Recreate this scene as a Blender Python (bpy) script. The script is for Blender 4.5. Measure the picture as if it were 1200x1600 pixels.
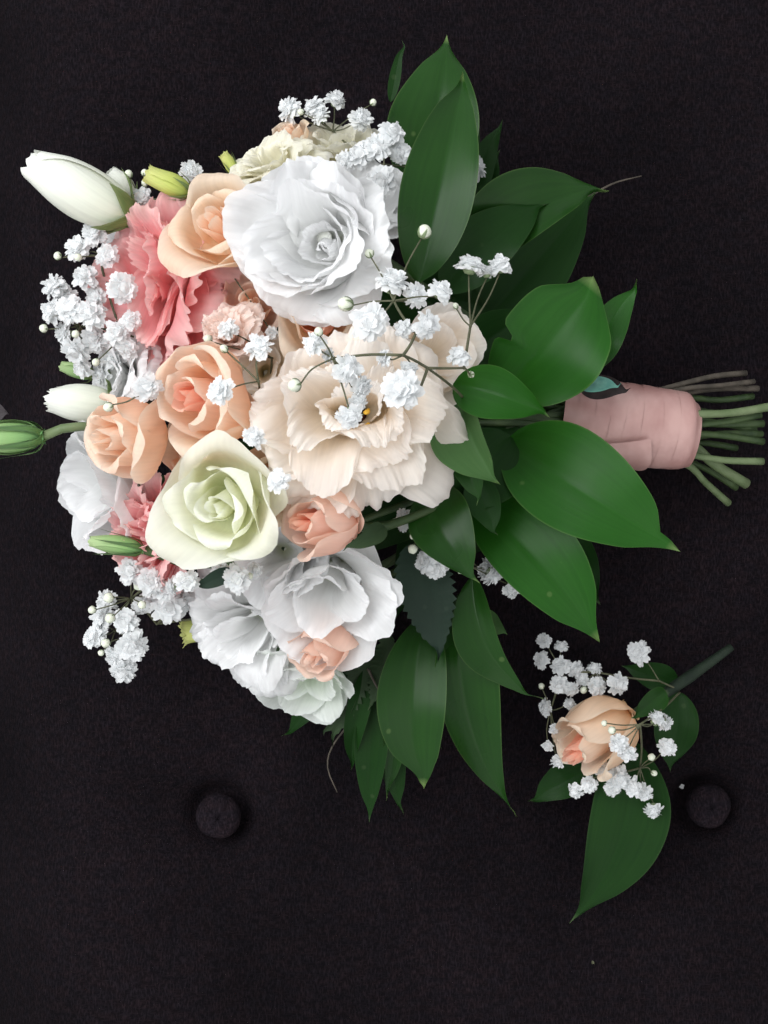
import bpy, math, random
import numpy as np
from mathutils import Vector, Matrix

scene = bpy.context.scene
for o in list(bpy.data.objects):
    bpy.data.objects.remove(o, do_unlink=True)
COL = scene.collection
random.seed(7)

# ------------------------------------------------------------------ camera, world, lamps, exposure
CAM_H = 0.60            # metres above the cushion
MPP = 0.00032           # metres per photo pixel at the cushion (photo is 1200 x 1600)
cam_d = bpy.data.cameras.new('camera')
cam = bpy.data.objects.new('camera', cam_d)
COL.objects.link(cam)
cam.location = (0, 0, CAM_H)
cam.rotation_euler = (0, 0, 0)
cam_d.sensor_fit = 'VERTICAL'
cam_d.angle_y = 2 * math.atan(800 * MPP / CAM_H)
cam_d.clip_start = 0.01
cam_d.clip_end = 20
scene.camera = cam

world = bpy.data.worlds.new('World')
scene.world = world
world.use_nodes = True
bg = world.node_tree.nodes['Background']
bg.inputs[0].default_value = (0.95, 0.97, 1.0, 1)
bg.inputs[1].default_value = 0.72


def area_lamp(name, loc, target, size, power, color):
    d = bpy.data.lights.new(name, 'AREA')
    d.shape = 'RECTANGLE'
    d.size, d.size_y = size
    d.energy = power
    d.color = color
    o = bpy.data.objects.new(name, d)
    COL.objects.link(o)
    o.location = loc
    o.rotation_euler = (Vector(target) - Vector(loc)).to_track_quat('-Z', 'Y').to_euler()
    return o


# one big soft window up and to the left of the sofa, and its bounce from the room
area_lamp('window_light', (-0.62, 0.30, 0.98), (-0.08, 0.0, 0.08), (1.0, 1.0), 15.5, (0.97, 0.985, 1.0))
area_lamp('room_bounce', (0.8, -0.9, 1.5), (0, 0, 0.05), (1.6, 1.6), 5.0, (1.0, 0.96, 0.92))

vs = scene.view_settings
vs.view_transform = 'Standard'
vs.look = 'None'
vs.gamma = 1
vs.exposure = 0.2
vs.use_curve_mapping = False
scene.cycles.use_denoising = True
scene.cycles.max_bounces = 8
scene.cycles.diffuse_bounces = 7
scene.cycles.glossy_bounces = 2
scene.cycles.transmission_bounces = 6
scene.cycles.use_adaptive_sampling = True
scene.cycles.adaptive_threshold = 0.04


# ------------------------------------------------------------------ helpers
def P(x, y, z=0.0):
    """photo pixel + real height above the cushion -> point in the room"""
    s = MPP * (CAM_H - z) / CAM_H
    return Vector(((x - 600) * s, (800 - y) * s, z))


def S(z):
    return MPP * (CAM_H - z) / CAM_H


def tag(o, label=None, cat=None, kind=None, group=None):
    if label: o['label'] = label
    if cat: o['category'] = cat
    if kind: o['kind'] = kind
    if group: o['group'] = group
    return o


MATS = {}


def empty(name, parent=None, loc=(0, 0, 0), mat3=None):
    o = bpy.data.objects.new(name, None)
    o.empty_display_size = 0.01
    COL.objects.link(o)
    m = Matrix.Translation(Vector(loc))
    if mat3 is not None:
        m = m @ mat3.to_4x4()
    o.parent = parent
    o.matrix_basis = m
    MATS[o.name] = m
    return o


def mesh_from(name, verts, faces, mats, midx=None, uvs=None, smooth=True):
    me = bpy.data.meshes.new(name)
    me.from_pydata([tuple(v) for v in verts], [], faces)
    for m in mats:
        me.materials.append(m)
    if midx is not None:
        me.polygons.foreach_set('material_index', midx)
    me.polygons.foreach_set('use_smooth', [smooth] * len(me.polygons))
    if uvs is not None:
        ul = me.uv_layers.new(name='UVMap')
        li = np.zeros(len(me.loops), dtype=np.int32)
        me.loops.foreach_get('vertex_index', li)
        ul.data.foreach_set('uv', np.asarray(uvs, dtype=np.float32)[li].ravel())
    me.update()
    return me


def obj(name, me, parent=None):
    o = bpy.data.objects.new(name, me)
    COL.objects.link(o)
    o.parent = parent
    return o


def grid_faces(nu, nv, off=0, wrap=False):
    f = []
    for j in range(nv - 1):
        for i in range(nu if wrap else nu - 1):
            a = j * nu + i
            b = j * nu + (i + 1) % nu
            f.append((off + a, off + b, off + b + nu, off + a + nu))
    return f


def spline(pts, n=96):
    """Catmull-Rom through the points, evenly spaced by length"""
    p = np.asarray(pts, float)
    p = np.vstack([2 * p[0] - p[1], p, 2 * p[-1] - p[-2]])
    out = []
    segs = len(p) - 3
    m = max(6, n // segs)
    for i in range(segs):
        t = np.linspace(0, 1, m, endpoint=(i == segs - 1))[:, None]
        a, b, c, d = p[i], p[i + 1], p[i + 2], p[i + 3]
        out.append(0.5 * (2 * b + (c - a) * t + (2 * a - 5 * b + 4 * c - d) * t ** 2 + (3 * b - a - 3 * c + d) * t ** 3))
    q = np.vstack(out)
    L = np.concatenate([[0], np.cumsum(np.linalg.norm(np.diff(q, axis=0), axis=1))])
    tt = np.linspace(0, L[-1], n)
    return np.stack([np.interp(tt, L, q[:, k]) for k in range(q.shape[1])], 1)


def tube_data(pts, radii, ns=8, off=0, cap=True, n=None):
    pts = spline(pts, n or max(8, 5 * (len(pts) - 1)))
    n = len(pts)
    if np.isscalar(radii):
        rad = np.full(n, radii)
    else:
        rad = np.interp(np.linspace(0, 1, n), np.linspace(0, 1, len(radii)), radii)
    tan = np.gradient(pts, axis=0)
    tan /= np.linalg.norm(tan, axis=1)[:, None] + 1e-12
    ref = np.array([0.13, 0.31, 0.94])
    V = []
    for k in range(n):
        a = np.cross(tan[k], ref)
        a /= np.linalg.norm(a) + 1e-9
        b = np.cross(tan[k], a)
        for i in range(ns):
            th = 2 * math.pi * i / ns
            V.append(pts[k] + rad[k] * (math.cos(th) * a + math.sin(th) * b))
    F = grid_faces(ns, n, off, True)
    if cap:
        F.append(tuple(off + i for i in range(ns))[::-1])
        F.append(tuple(off + (n - 1) * ns + i for i in range(ns)))
    return V, F


def tubes(name, specs, mats, parent, ns=8):
    """specs: (points, radii, material index of tube, material index of end cap)"""
    V, F, M = [], [], []
    for pts, rad, m, mc in specs:
        v, f = tube_data(pts, rad, ns, len(V))
        V += v; F += f
        M += [m] * (len(f) - 2) + [mc, mc]
    return obj(name, mesh_from(name, V, F, mats, M), parent)


def axis_matrix(axis, spin=0.0):
    z = Vector(axis).normalized()
    x = Vector((0, 1, 0)).cross(z)
    if x.length < 1e-3:
        x = Vector((1, 0, 0))
    x.normalize()
    y = z.cross(x)
    m = Matrix((x, y, z)).transposed()
    return m @ Matrix.Rotation(spin, 3, 'Z')


# ------------------------------------------------------------------ materials
def new_mat(name):
    m = bpy.data.materials.new(name)
    m.use_nodes = True
    nt = m.node_tree
    nt.nodes.clear()
    return m, nt, nt.nodes, nt.links


def petal_material(name, stops, trans=0.45, vein=0.10, rough=0.6, vary=0.05, tcol=None):
    """stops: (position from claw to rim, colour). Pigment runs along the petal; faint veins fan along it."""
    m, nt, N, L = new_mat(name)
    out = N.new('ShaderNodeOutputMaterial')
    uv = N.new('ShaderNodeUVMap'); uv.uv_map = 'UVMap'
    sep = N.new('ShaderNodeSeparateXYZ'); L.new(uv.outputs[0], sep.inputs[0])
    info = N.new('ShaderNodeObjectInfo')
    tc = N.new('ShaderNodeTexCoord')
    nz = N.new('ShaderNodeTexNoise'); nz.inputs['Scale'].default_value = 90; nz.inputs['Detail'].default_value = 1
    L.new(tc.outputs['Object'], nz.inputs['Vector'])
    add = N.new('ShaderNodeMath'); add.operation = 'MULTIPLY_ADD'
    L.new(nz.outputs[0], add.inputs[0]); add.inputs[1].default_value = 0.22
    sub = N.new('ShaderNodeMath'); sub.operation = 'SUBTRACT'; sub.inputs[1].default_value = 0.11
    L.new(sep.outputs[1], sub.inputs[0]); L.new(sub.outputs[0], add.inputs[2])
    ramp = N.new('ShaderNodeValToRGB')
    while len(ramp.color_ramp.elements) < len(stops):
        ramp.color_ramp.elements.new(0.5)
    for e, (p, c) in zip(ramp.color_ramp.elements, stops):
        e.position = p; e.color = (*c, 1)
    L.new(add.outputs[0], ramp.inputs[0])
    # veins: noise stretched along the petal
    cx = N.new('ShaderNodeCombineXYZ')
    mx = N.new('ShaderNodeMath'); mx.operation = 'MULTIPLY'; mx.inputs[1].default_value = 34
    L.new(sep.outputs[0], mx.inputs[0]); L.new(mx.outputs[0], cx.inputs[0])
    my = N.new('ShaderNodeMath'); my.operation = 'MULTIPLY'; my.inputs[1].default_value = 2.2
    L.new(sep.outputs[1], my.inputs[0]); L.new(my.outputs[0], cx.inputs[1])
    L.new(info.outputs['Random'], cx.inputs[2])
    vn = N.new('ShaderNodeTexNoise'); vn.inputs['Scale'].default_value = 1.0; vn.inputs['Detail'].default_value = 1
    L.new(cx.outputs[0], vn.inputs['Vector'])
    hsv = N.new('ShaderNodeHueSaturation')
    mr = N.new('ShaderNodeMapRange'); mr.inputs[1].default_value = 0.3; mr.inputs[2].default_value = 0.7
    mr.inputs[3].default_value = 1 - vein; mr.inputs[4].default_value = 1.0
    L.new(vn.outputs[0], mr.inputs[0])
    rv = N.new('ShaderNodeMapRange'); rv.inputs[3].default_value = 1 - vary; rv.inputs[4].default_value = 1 + vary
    L.new(info.outputs['Random'], rv.inputs[0])
    mm = N.new('ShaderNodeMath'); mm.operation = 'MULTIPLY'
    L.new(mr.outputs[0], mm.inputs[0]); L.new(rv.outputs[0], mm.inputs[1])
    L.new(mm.outputs[0], hsv.inputs['Value']); L.new(ramp.outputs[0], hsv.inputs['Color'])
    bp = N.new('ShaderNodeBump'); bp.inputs['Strength'].default_value = 0.2; bp.inputs['Distance'].default_value = 0.0005
    L.new(vn.outputs[0], bp.inputs['Height'])
    pr = N.new('ShaderNodeBsdfPrincipled')
    pr.inputs['Roughness'].default_value = rough
    pr.inputs['Specular IOR Level'].default_value = 0.25
    L.new(hsv.outputs[0], pr.inputs['Base Color']); L.new(bp.outputs[0], pr.inputs['Normal'])
    tr = N.new('ShaderNodeBsdfTranslucent')
    L.new(hsv.outputs[0], tr.inputs['Color'])
    mix = N.new('ShaderNodeMixShader'); mix.inputs[0].default_value = trans
    L.new(pr.outputs[0], mix.inputs[1]); L.new(tr.outputs[0], mix.inputs[2])
    L.new(mix.outputs[0], out.inputs[0])
    return m


def leaf_material(name, col, col2, edge, rough=0.27, trans=0.10, spec=0.19):
    """glossy leaf: fine parallel veins along the blade, mottled green, pale rim and tip"""
    m, nt, N, L = new_mat(name)
    out = N.new('ShaderNodeOutputMaterial')
    uv = N.new('ShaderNodeUVMap'); uv.uv_map = 'UVMap'
    sep = N.new('ShaderNodeSeparateXYZ'); L.new(uv.outputs[0], sep.inputs[0])
    info = N.new('ShaderNodeObjectInfo')
    tc = N.new('ShaderNodeTexCoord')
    nz = N.new('ShaderNodeTexNoise'); nz.inputs['Scale'].default_value = 45; nz.inputs['Detail'].default_value = 2
    L.new(tc.outputs['Object'], nz.inputs['Vector'])
    cx = N.new('ShaderNodeCombineXYZ')
    mx = N.new('ShaderNodeMath'); mx.operation = 'MULTIPLY'; mx.inputs[1].default_value = 26
    L.new(sep.outputs[0], mx.inputs[0]); L.new(mx.outputs[0], cx.inputs[0])
    my = N.new('ShaderNodeMath'); my.operation = 'MULTIPLY'; my.inputs[1].default_value = 1.2
    L.new(sep.outputs[1], my.inputs[0]); L.new(my.outputs[0], cx.inputs[1])
    L.new(info.outputs['Random'], cx.inputs[2])
    vn = N.new('ShaderNodeTexNoise'); vn.inputs['Scale'].default_value = 1.0; vn.inputs['Detail'].default_value = 2
    L.new(cx.outputs[0], vn.inputs['Vector'])
    av = N.new('ShaderNodeMath'); av.operation = 'MULTIPLY_ADD'; av.inputs[1].default_value = 0.55
    L.new(vn.outputs[0], av.inputs[0])
    hv = N.new('ShaderNodeMath'); hv.operation = 'MULTIPLY'; hv.inputs[1].default_value = 0.5
    L.new(nz.outputs[0], hv.inputs[0]); L.new(hv.outputs[0], av.inputs[2])
    ramp = N.new('ShaderNodeValToRGB')
    ramp.color_ramp.elements[0].position = 0.22; ramp.color_ramp.elements[0].color = (*col, 1)
    ramp.color_ramp.elements[1].position = 0.86; ramp.color_ramp.elements[1].color = (*col2, 1)
    L.new(av.outputs[0], ramp.inputs[0])
    # pale margin and tip
    ab = N.new('ShaderNodeMath'); ab.operation = 'MULTIPLY_ADD'; ab.inputs[1].default_value = 2; ab.inputs[2].default_value = -1
    L.new(sep.outputs[0], ab.inputs[0])
    ab2 = N.new('ShaderNodeMath'); ab2.operation = 'ABSOLUTE'; L.new(ab.outputs[0], ab2.inputs[0])
    e1 = N.new('ShaderNodeMapRange'); e1.inputs[1].default_value = 0.965; e1.inputs[2].default_value = 1.0; e1.inputs[4].default_value = 0.22
    L.new(ab2.outputs[0], e1.inputs[0])
    e2 = N.new('ShaderNodeMapRange'); e2.inputs[1].default_value = 0.93; e2.inputs[2].default_value = 1.0
    L.new(sep.outputs[1], e2.inputs[0])
    em = N.new('ShaderNodeMath'); em.operation = 'MAXIMUM'; L.new(e1.outputs[0], em.inputs[0]); L.new(e2.outputs[0], em.inputs[1])
    mix0 = N.new('ShaderNodeMix'); mix0.data_type = 'RGBA'
    L.new(em.outputs[0], mix0.inputs[0]); L.new(ramp.outputs[0], mix0.inputs[6]); mix0.inputs[7].default_value = (*edge, 1)
    # a few small pale scars
    vo = N.new('ShaderNodeTexVoronoi'); vo.inputs['Scale'].default_value = 55
    L.new(tc.outputs['Object'], vo.inputs['Vector'])
    sc_ = N.new('ShaderNodeMapRange'); sc_.inputs[1].default_value = 0.085; sc_.inputs[2].default_value = 0.05; sc_.inputs[4].default_value = 0.22
    L.new(vo.outputs['Distance'], sc_.inputs[0])
    mix1 = N.new('ShaderNodeMix'); mix1.data_type = 'RGBA'
    L.new(sc_.outputs[0], mix1.inputs[0]); L.new(mix0.outputs[2], mix1.inputs[6]); mix1.inputs[7].default_value = (*edge, 1)
    bp = N.new('ShaderNodeBump'); bp.inputs['Strength'].default_value = 0.16; bp.inputs['Distance'].default_value = 0.0005
    L.new(av.outputs[0], bp.inputs['Height'])
    pr = N.new('ShaderNodeBsdfPrincipled')
    pr.inputs['Specular IOR Level'].default_value = spec
    rr = N.new('ShaderNodeMapRange'); rr.inputs[3].default_value = rough - 0.14; rr.inputs[4].default_value = rough + 0.26
    L.new(nz.outputs[0], rr.inputs[0]); L.new(rr.outputs[0], pr.inputs['Roughness'])
    L.new(mix1.outputs[2], pr.inputs['Base Color']); L.new(bp.outputs[0], pr.inputs['Normal'])
    tr = N.new('ShaderNodeBsdfTranslucent'); L.new(mix1.outputs[2], tr.inputs['Color'])
    mix = N.new('ShaderNodeMixShader'); mix.inputs[0].default_value = trans
    L.new(pr.outputs[0], mix.inputs[1]); L.new(tr.outputs[0], mix.inputs[2])
    L.new(mix.outputs[0], out.inputs[0])
    return m


def plain_material(name, c1, c2, scale=200, rough=0.55, bump=0.3, stretch=(1, 1, 1), spec=0.3):
    m, nt, N, L = new_mat(name)
    out = N.new('ShaderNodeOutputMaterial')
    tc = N.new('ShaderNodeTexCoord')
    mp = N.new('ShaderNodeMapping'); mp.inputs['Scale'].default_value = stretch
    L.new(tc.outputs['Object'], mp.inputs[0])
    nz = N.new('ShaderNodeTexNoise'); nz.inputs['Scale'].default_value = scale; nz.inputs['Detail'].default_value = 5
    L.new(mp.outputs[0], nz.inputs['Vector'])
    ramp = N.new('ShaderNodeValToRGB')
    ramp.color_ramp.elements[0].position = 0.35; ramp.color_ramp.elements[0].color = (*c1, 1)
    ramp.color_ramp.elements[1].position = 0.68; ramp.color_ramp.elements[1].color = (*c2, 1)
    L.new(nz.outputs[0], ramp.inputs[0])
    bp = N.new('ShaderNodeBump'); bp.inputs['Strength'].default_value = bump; bp.inputs['Distance'].default_value = 0.0005
    L.new(nz.outputs[0], bp.inputs['Height'])
    pr = N.new('ShaderNodeBsdfPrincipled')
    pr.inputs['Roughness'].default_value = rough
    pr.inputs['Specular IOR Level'].default_value = spec
    L.new(ramp.outputs[0], pr.inputs['Base Color']); L.new(bp.outputs[0], pr.inputs['Normal'])
    L.new(pr.outputs[0], out.inputs[0])
    return m


def fabric_material(gain=1.0):
    """dark aubergine-grey woven upholstery: two thread directions, heathered flecks"""
    m, nt, N, L = new_mat('upholstery' if gain == 1.0 else 'button_cloth')
    out = N.new('ShaderNodeOutputMaterial')
    tc = N.new('ShaderNodeTexCoord')

    def stretched(sx, sy, scale, detail=1):
        mp = N.new('ShaderNodeMapping'); mp.inputs['Scale'].default_value = (sx, sy, 1)
        L.new(tc.outputs['Object'], mp.inputs[0])
        n = N.new('ShaderNodeTexNoise'); n.inputs['Scale'].default_value = scale; n.inputs['Detail'].default_value = detail
        L.new(mp.outputs[0], n.inputs['Vector'])
        return n.outputs[0]

    wx = stretched(1.0, 0.30, 1250)
    wy = stretched(0.28, 1.0, 1350)
    mxm = N.new('ShaderNodeMath'); mxm.operation = 'MAXIMUM'
    wym = N.new('ShaderNodeMath'); wym.operation = 'MULTIPLY'; wym.inputs[1].default_value = 0.86
    L.new(wy, wym.inputs[0])
    L.new(wx, mxm.inputs[0]); L.new(wym.outputs[0], mxm.inputs[1])
    big = stretched(1, 1, 9, 2)
    ramp = N.new('ShaderNodeValToRGB')
    ramp.color_ramp.elements[0].position = 0.42; ramp.color_ramp.elements[0].color = (0.0036 * gain, 0.0029 * gain, 0.0035 * gain, 1)
    ramp.color_ramp.elements[1].position = 0.78; ramp.color_ramp.elements[1].color = (0.0118 * gain, 0.0089 * gain, 0.0104 * gain, 1)
    L.new(mxm.outputs[0], ramp.inputs[0])
    # heather: colder and warmer threads
    hue = N.new('ShaderNodeMix'); hue.data_type = 'RGBA'; hue.blend_type = 'MULTIPLY'; hue.inputs[0].default_value = 1
    hr = N.new('ShaderNodeValToRGB')
    hr.color_ramp.elements[0].position = 0.38; hr.color_ramp.elements[0].color = (0.88, 0.92, 1.00, 1)
    hr.color_ramp.elements[1].position = 0.64; hr.color_ramp.elements[1].color = (1.10, 1.00, 1.02, 1)
    L.new(stretched(0.5, 1, 260), hr.inputs[0])
    L.new(ramp.outputs[0], hue.inputs[6]); L.new(hr.outputs[0], hue.inputs[7])
    bm = N.new('ShaderNodeMix'); bm.data_type = 'RGBA'; bm.blend_type = 'MULTIPLY'; bm.inputs[0].default_value = 1
    br = N.new('ShaderNodeValToRGB')
    br.color_ramp.elements[0].position = 0.3; br.color_ramp.elements[0].color = (0.66, 0.64, 0.68, 1)
    br.color_ramp.elements[1].position = 0.7; br.color_ramp.elements[1].color = (1.28, 1.20, 1.24, 1)
    L.new(big, br.inputs[0]); L.new(hue.outputs[2], bm.inputs[6]); L.new(br.outputs[0], bm.inputs[7])
    bp = N.new('ShaderNodeBump'); bp.inputs['Strength'].default_value = 0.8; bp.inputs['Distance'].default_value = 0.0006
    L.new(mxm.outputs[0], bp.inputs['Height'])
    pr = N.new('ShaderNodeBsdfPrincipled')
    pr.inputs['Roughness'].default_value = 0.95
    pr.inputs['Specular IOR Level'].default_value = 0.05
    L.new(bm.outputs[2], pr.inputs['Base Color']); L.new(bp.outputs[0], pr.inputs['Normal'])
    L.new(pr.outputs[0], out.inputs[0])
    return m


MAT = {}
MAT['fabric'] = fabric_material()
MAT['button'] = fabric_material(1.75)
WH = (0.90, 0.90, 0.905)
MAT['white'] = petal_material('white_petal', [(0.0, (0.72, 0.76, 0.60)), (0.22, (0.87, 0.875, 0.86)), (1.0, WH)], 0.52, 0.05)
MAT['budpetal'] = petal_material('bud_white_petal', [(0.0, (0.60, 0.68, 0.38)), (0.22, (0.78, 0.80, 0.68)), (1.0, (0.86, 0.87, 0.82))], 0.35, 0.06)
MAT['cream'] = petal_material('cream_petal', [(0.0, (0.62, 0.55, 0.25)), (0.30, (0.92, 0.80, 0.62)), (0.7, (0.93, 0.85, 0.76)), (1.0, (0.94, 0.89, 0.84))], 0.52, 0.06)
MAT['ivory'] = petal_material('ivory_petal', [(0.0, (0.55, 0.58, 0.25)), (0.35, (0.86, 0.83, 0.64)), (1.0, (0.90, 0.88, 0.79))], 0.52, 0.06)
MAT['mint'] = petal_material('mint_white_petal', [(0.0, (0.45, 0.58, 0.30)), (0.4, (0.76, 0.83, 0.70)), (1.0, (0.85, 0.88, 0.85))], 0.52, 0.06)
MAT['greenrose'] = petal_material('greenish_white_petal', [(0.0, (0.70, 0.76, 0.40)), (0.45, (0.85, 0.86, 0.65)), (1.0, (0.88, 0.89, 0.80))], 0.52, 0.05)
MAT['peach'] = petal_material('peach_petal', [(0.0, (0.86, 0.58, 0.24)), (0.35, (0.93, 0.60, 0.39)), (0.75, (0.94, 0.69, 0.52)), (1.0, (0.94, 0.80, 0.67))], 0.52, 0.06)
MAT['peachheart'] = petal_material('coral_heart_petal', [(0.0, (0.85, 0.42, 0.22)), (0.5, (0.92, 0.42, 0.29)), (1.0, (0.92, 0.56, 0.43))], 0.52, 0.05)
MAT['palepeach'] = petal_material('pale_peach_petal', [(0.0, (0.88, 0.60, 0.32)), (0.4, (0.90, 0.65, 0.43)), (1.0, (0.90, 0.77, 0.63))], 0.52, 0.06)
MAT['blush'] = petal_material('blush_petal', [(0.0, (0.86, 0.66, 0.45)), (0.4, (0.90, 0.60, 0.48)), (1.0, (0.91, 0.70, 0.59))], 0.52, 0.05)
MAT['blushcream'] = petal_material('blush_cream_petal', [(0.0, (0.88, 0.66, 0.50)), (0.4, (0.93, 0.72, 0.62)), (1.0, (0.94, 0.82, 0.76))], 0.5, 0.06)
MAT['pink'] = petal_material('salmon_pink_petal', [(0.0, (0.90, 0.66, 0.52)), (0.35, (0.96, 0.50, 0.46)), (0.75, (0.95, 0.46, 0.47)), (1.0, (0.96, 0.65, 0.63))], 0.52, 0.08, vary=0.08)
MAT['limebud'] = petal_material('lime_petal', [(0.0, (0.35, 0.45, 0.10)), (0.5, (0.55, 0.62, 0.16)), (1.0, (0.64, 0.66, 0.25))], 0.30, 0.10)
MAT['greenbud'] = petal_material('green_bud_petal', [(0.0, (0.12, 0.28, 0.10)), (0.4, (0.24, 0.42, 0.15)), (1.0, (0.40, 0.52, 0.26))], 0.25, 0.12)
MAT['sepal'] = petal_material('sepal_green', [(0.0, (0.10, 0.20, 0.05)), (0.6, (0.07, 0.14, 0.05)), (1.0, (0.12, 0.18, 0.08))], 0.15, 0.2)
MAT['budsepal'] = petal_material('bud_sepal_green', [(0.0, (0.30, 0.36, 0.12)), (0.6, (0.16, 0.24, 0.08)), (1.0, (0.22, 0.28, 0.12))], 0.15, 0.2)
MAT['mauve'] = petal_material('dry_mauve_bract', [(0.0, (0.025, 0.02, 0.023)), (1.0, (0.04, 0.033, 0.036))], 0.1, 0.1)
LE = (0.16, 0.24, 0.08)
MAT['leaf'] = leaf_material('leaf_green', (0.008, 0.036, 0.005), (0.014, 0.056, 0.007), LE)
MAT['leafbright'] = leaf_material('leaf_fresh_green', (0.009, 0.060, 0.004), (0.016, 0.090, 0.007), LE, 0.34, 0.14)
MAT['leafdark'] = leaf_material('leaf_deep_green', (0.006, 0.026, 0.005), (0.011, 0.040, 0.007), (0.06, 0.09, 0.04), 0.34, 0.08, 0.09)
MAT['leafback'] = leaf_material('leaf_pale_underside', (0.050, 0.120, 0.036), (0.075, 0.155, 0.052), LE, 0.55, 0.16)
MAT['roseleaf'] = leaf_material('rose_leaf_blue_green', (0.007, 0.020, 0.012), (0.012, 0.030, 0.017), (0.04, 0.06, 0.04), 0.6, 0.06, 0.25)
MAT['fern'] = leaf_material('grey_green_leaf', (0.016, 0.034, 0.013), (0.028, 0.052, 0.020), (0.07, 0.09, 0.05), 0.6, 0.08, 0.25)
MAT['stem'] = plain_material('stem_green', (0.022, 0.044, 0.014), (0.05, 0.08, 0.028), 120, 0.5)
MAT['stempale'] = plain_material('stem_pale_green', (0.09, 0.13, 0.055), (0.14, 0.18, 0.09), 120, 0.5)
MAT['stembrown'] = plain_material('stem_brown', (0.040, 0.034, 0.026), (0.085, 0.070, 0.055), 150, 0.7)
MAT['stemcut'] = plain_material('stem_cut_end', (0.42, 0.42, 0.30), (0.58, 0.56, 0.42), 500, 0.8)
MAT['twig'] = plain_material('twig_olive', (0.055, 0.060, 0.032), (0.10, 0.10, 0.058), 300, 0.6)
MAT['floret'] = petal_material('floret_white', [(0.0, (0.70, 0.76, 0.66)), (0.35, (0.80, 0.83, 0.84)), (1.0, (0.91, 0.915, 0.915))], 0.5, 0.03, 0.7)
MAT['floretgreen'] = plain_material('floret_calyx', (0.12, 0.17, 0.08), (0.24, 0.29, 0.17), 600, 0.6)
MAT['budwhite'] = plain_material('floret_bud', (0.56, 0.60, 0.46), (0.72, 0.74, 0.64), 500, 0.6)
MAT['ribbon'] = plain_material('pink_ribbon', (0.32, 0.165, 0.15), (0.46, 0.285, 0.26), 38, 0.34, 0.12, (1.6, 1, 1), 0.45)
MAT['tape'] = plain_material('floral_tape', (0.005, 0.012, 0.006), (0.010, 0.020, 0.010), 160, 0.7)
MAT['teal'] = plain_material('teal_bract', (0.05, 0.16, 0.13), (0.10, 0.24, 0.19), 300, 0.45)
MAT['bractshade'] = plain_material('bract_shade', (0.010, 0.008, 0.008), (0.03, 0.02, 0.02), 200, 0.8)  # near-black colour painting the shade beneath the teal bract
MAT['receptacle'] = plain_material('receptacle_pale', (0.80, 0.82, 0.74), (0.87, 0.88, 0.83), 300, 0.7)
MAT['anther'] = plain_material('anther_yellow', (0.55, 0.30, 0.03), (0.72, 0.45, 0.06), 500, 0.8)
MAT['throat'] = plain_material('throat_maroon', (0.06, 0.012, 0.012), (0.12, 0.03, 0.02), 300, 0.7)

# ------------------------------------------------------------------ the cushion
BUTTONS = [(337, 1283, 36), (1118, 1269, 35)]
EDGE_X = P(60, 800).x


def cushion_z(x, y):
    z = 0.007 * np.sin(x * 9 + 0.6) * np.cos(y * 10 - 0.4) - 0.003 * np.exp(-((x - 0.6 * y - 0.16) / 0.02) ** 2) * np.clip(-y * 6, 0, 1)
    for bx, by, br in BUTTONS:
        c = P(bx, by)
        d2 = (x - c.x) ** 2 + (y - c.y) ** 2
        z = z - 0.007 * np.exp(-d2 / (2 * 0.022 ** 2)) - 0.006 * np.exp(-(np.sqrt(d2) - br * MPP) ** 2 / (2 * 0.0035 ** 2)) - 0.008 * np.exp(-d2 / (2 * 0.06 ** 2))
        # pull lines leaving the button
        z = z - 0.0065 * np.exp(-((y - c.y + 0.12 * (x - c.x)) / 0.014) ** 2) * np.exp(-((x - c.x + 0.05) / 0.07) ** 2)
    # the cushion rolls down into the gap at its border
    d = np.clip(EDGE_X + 0.035 - x, 0, None)
    z = z - 9.0 * d ** 2
    return np.maximum(z, -0.11)


xs = np.concatenate([np.linspace(-0.75, -0.26, 16), np.linspace(-0.25, 0.25, 180), np.linspace(0.26, 0.75, 16)])
ys = np.concatenate([np.linspace(-0.75, -0.32, 14), np.linspace(-0.31, 0.31, 200), np.linspace(0.32, 0.75, 14)])
X, Y = np.meshgrid(xs, ys)
Z = cushion_z(X, Y)
cushion = obj('sofa_cushion', mesh_from('sofa_cushion', np.stack([X.ravel(), Y.ravel(), Z.ravel()], 1), grid_faces(len(xs), len(ys)), [MAT['fabric']]))
tag(cushion, 'dark aubergine woven sofa cushion with sunken covered buttons', None, 'structure')

for bx, by, br in BUTTONS:
    c = P(bx, by)
    r = br * MPP
    prof = [(0.0, 0.0055), (0.35, 0.0052), (0.7, 0.0041), (0.92, 0.0022), (1.0, -0.0002), (0.97, -0.003), (0.85, -0.007)]
    prof = spline([(a * r, b) for a, b in prof], 22)
    ns = 48
    V = []
    for rr, zz in prof:
        for i in range(ns):
            t = 2 * math.pi * i / ns
            w = 1 + 0.012 * math.sin(3 * t + bx)
            V.append((rr * w * math.cos(t), rr * w * math.sin(t), zz + 0.0004 * math.sin(5 * t + 1)))
    b = obj('button', mesh_from('button', V, grid_faces(ns, len(prof), 0, True), [MAT['button']]), cushion)
    b.location = (c.x, c.y, float(cushion_z(np.array(c.x), np.array(c.y))) + 0.0085)


# ------------------------------------------------------------------ petals, leaves
class Wob:
    """smooth 1-D wobble with a random phase"""
    def __init__(self, rng, f):
        self.f = [f * k for k in (1.0, 1.73, 2.9)]
        self.p = [rng.uniform(0, 6.28) for _ in range(3)]
        self.a = [0.6, 0.35, 0.2]

    def __call__(self, s):
        return sum(a * np.sin(f * s + p) for a, f, p in zip(self.a, self.f, self.p))


def smooth01(t):
    t = np.clip(t, 0, 1)
    return t * t * (3 - 2 * t)


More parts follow.
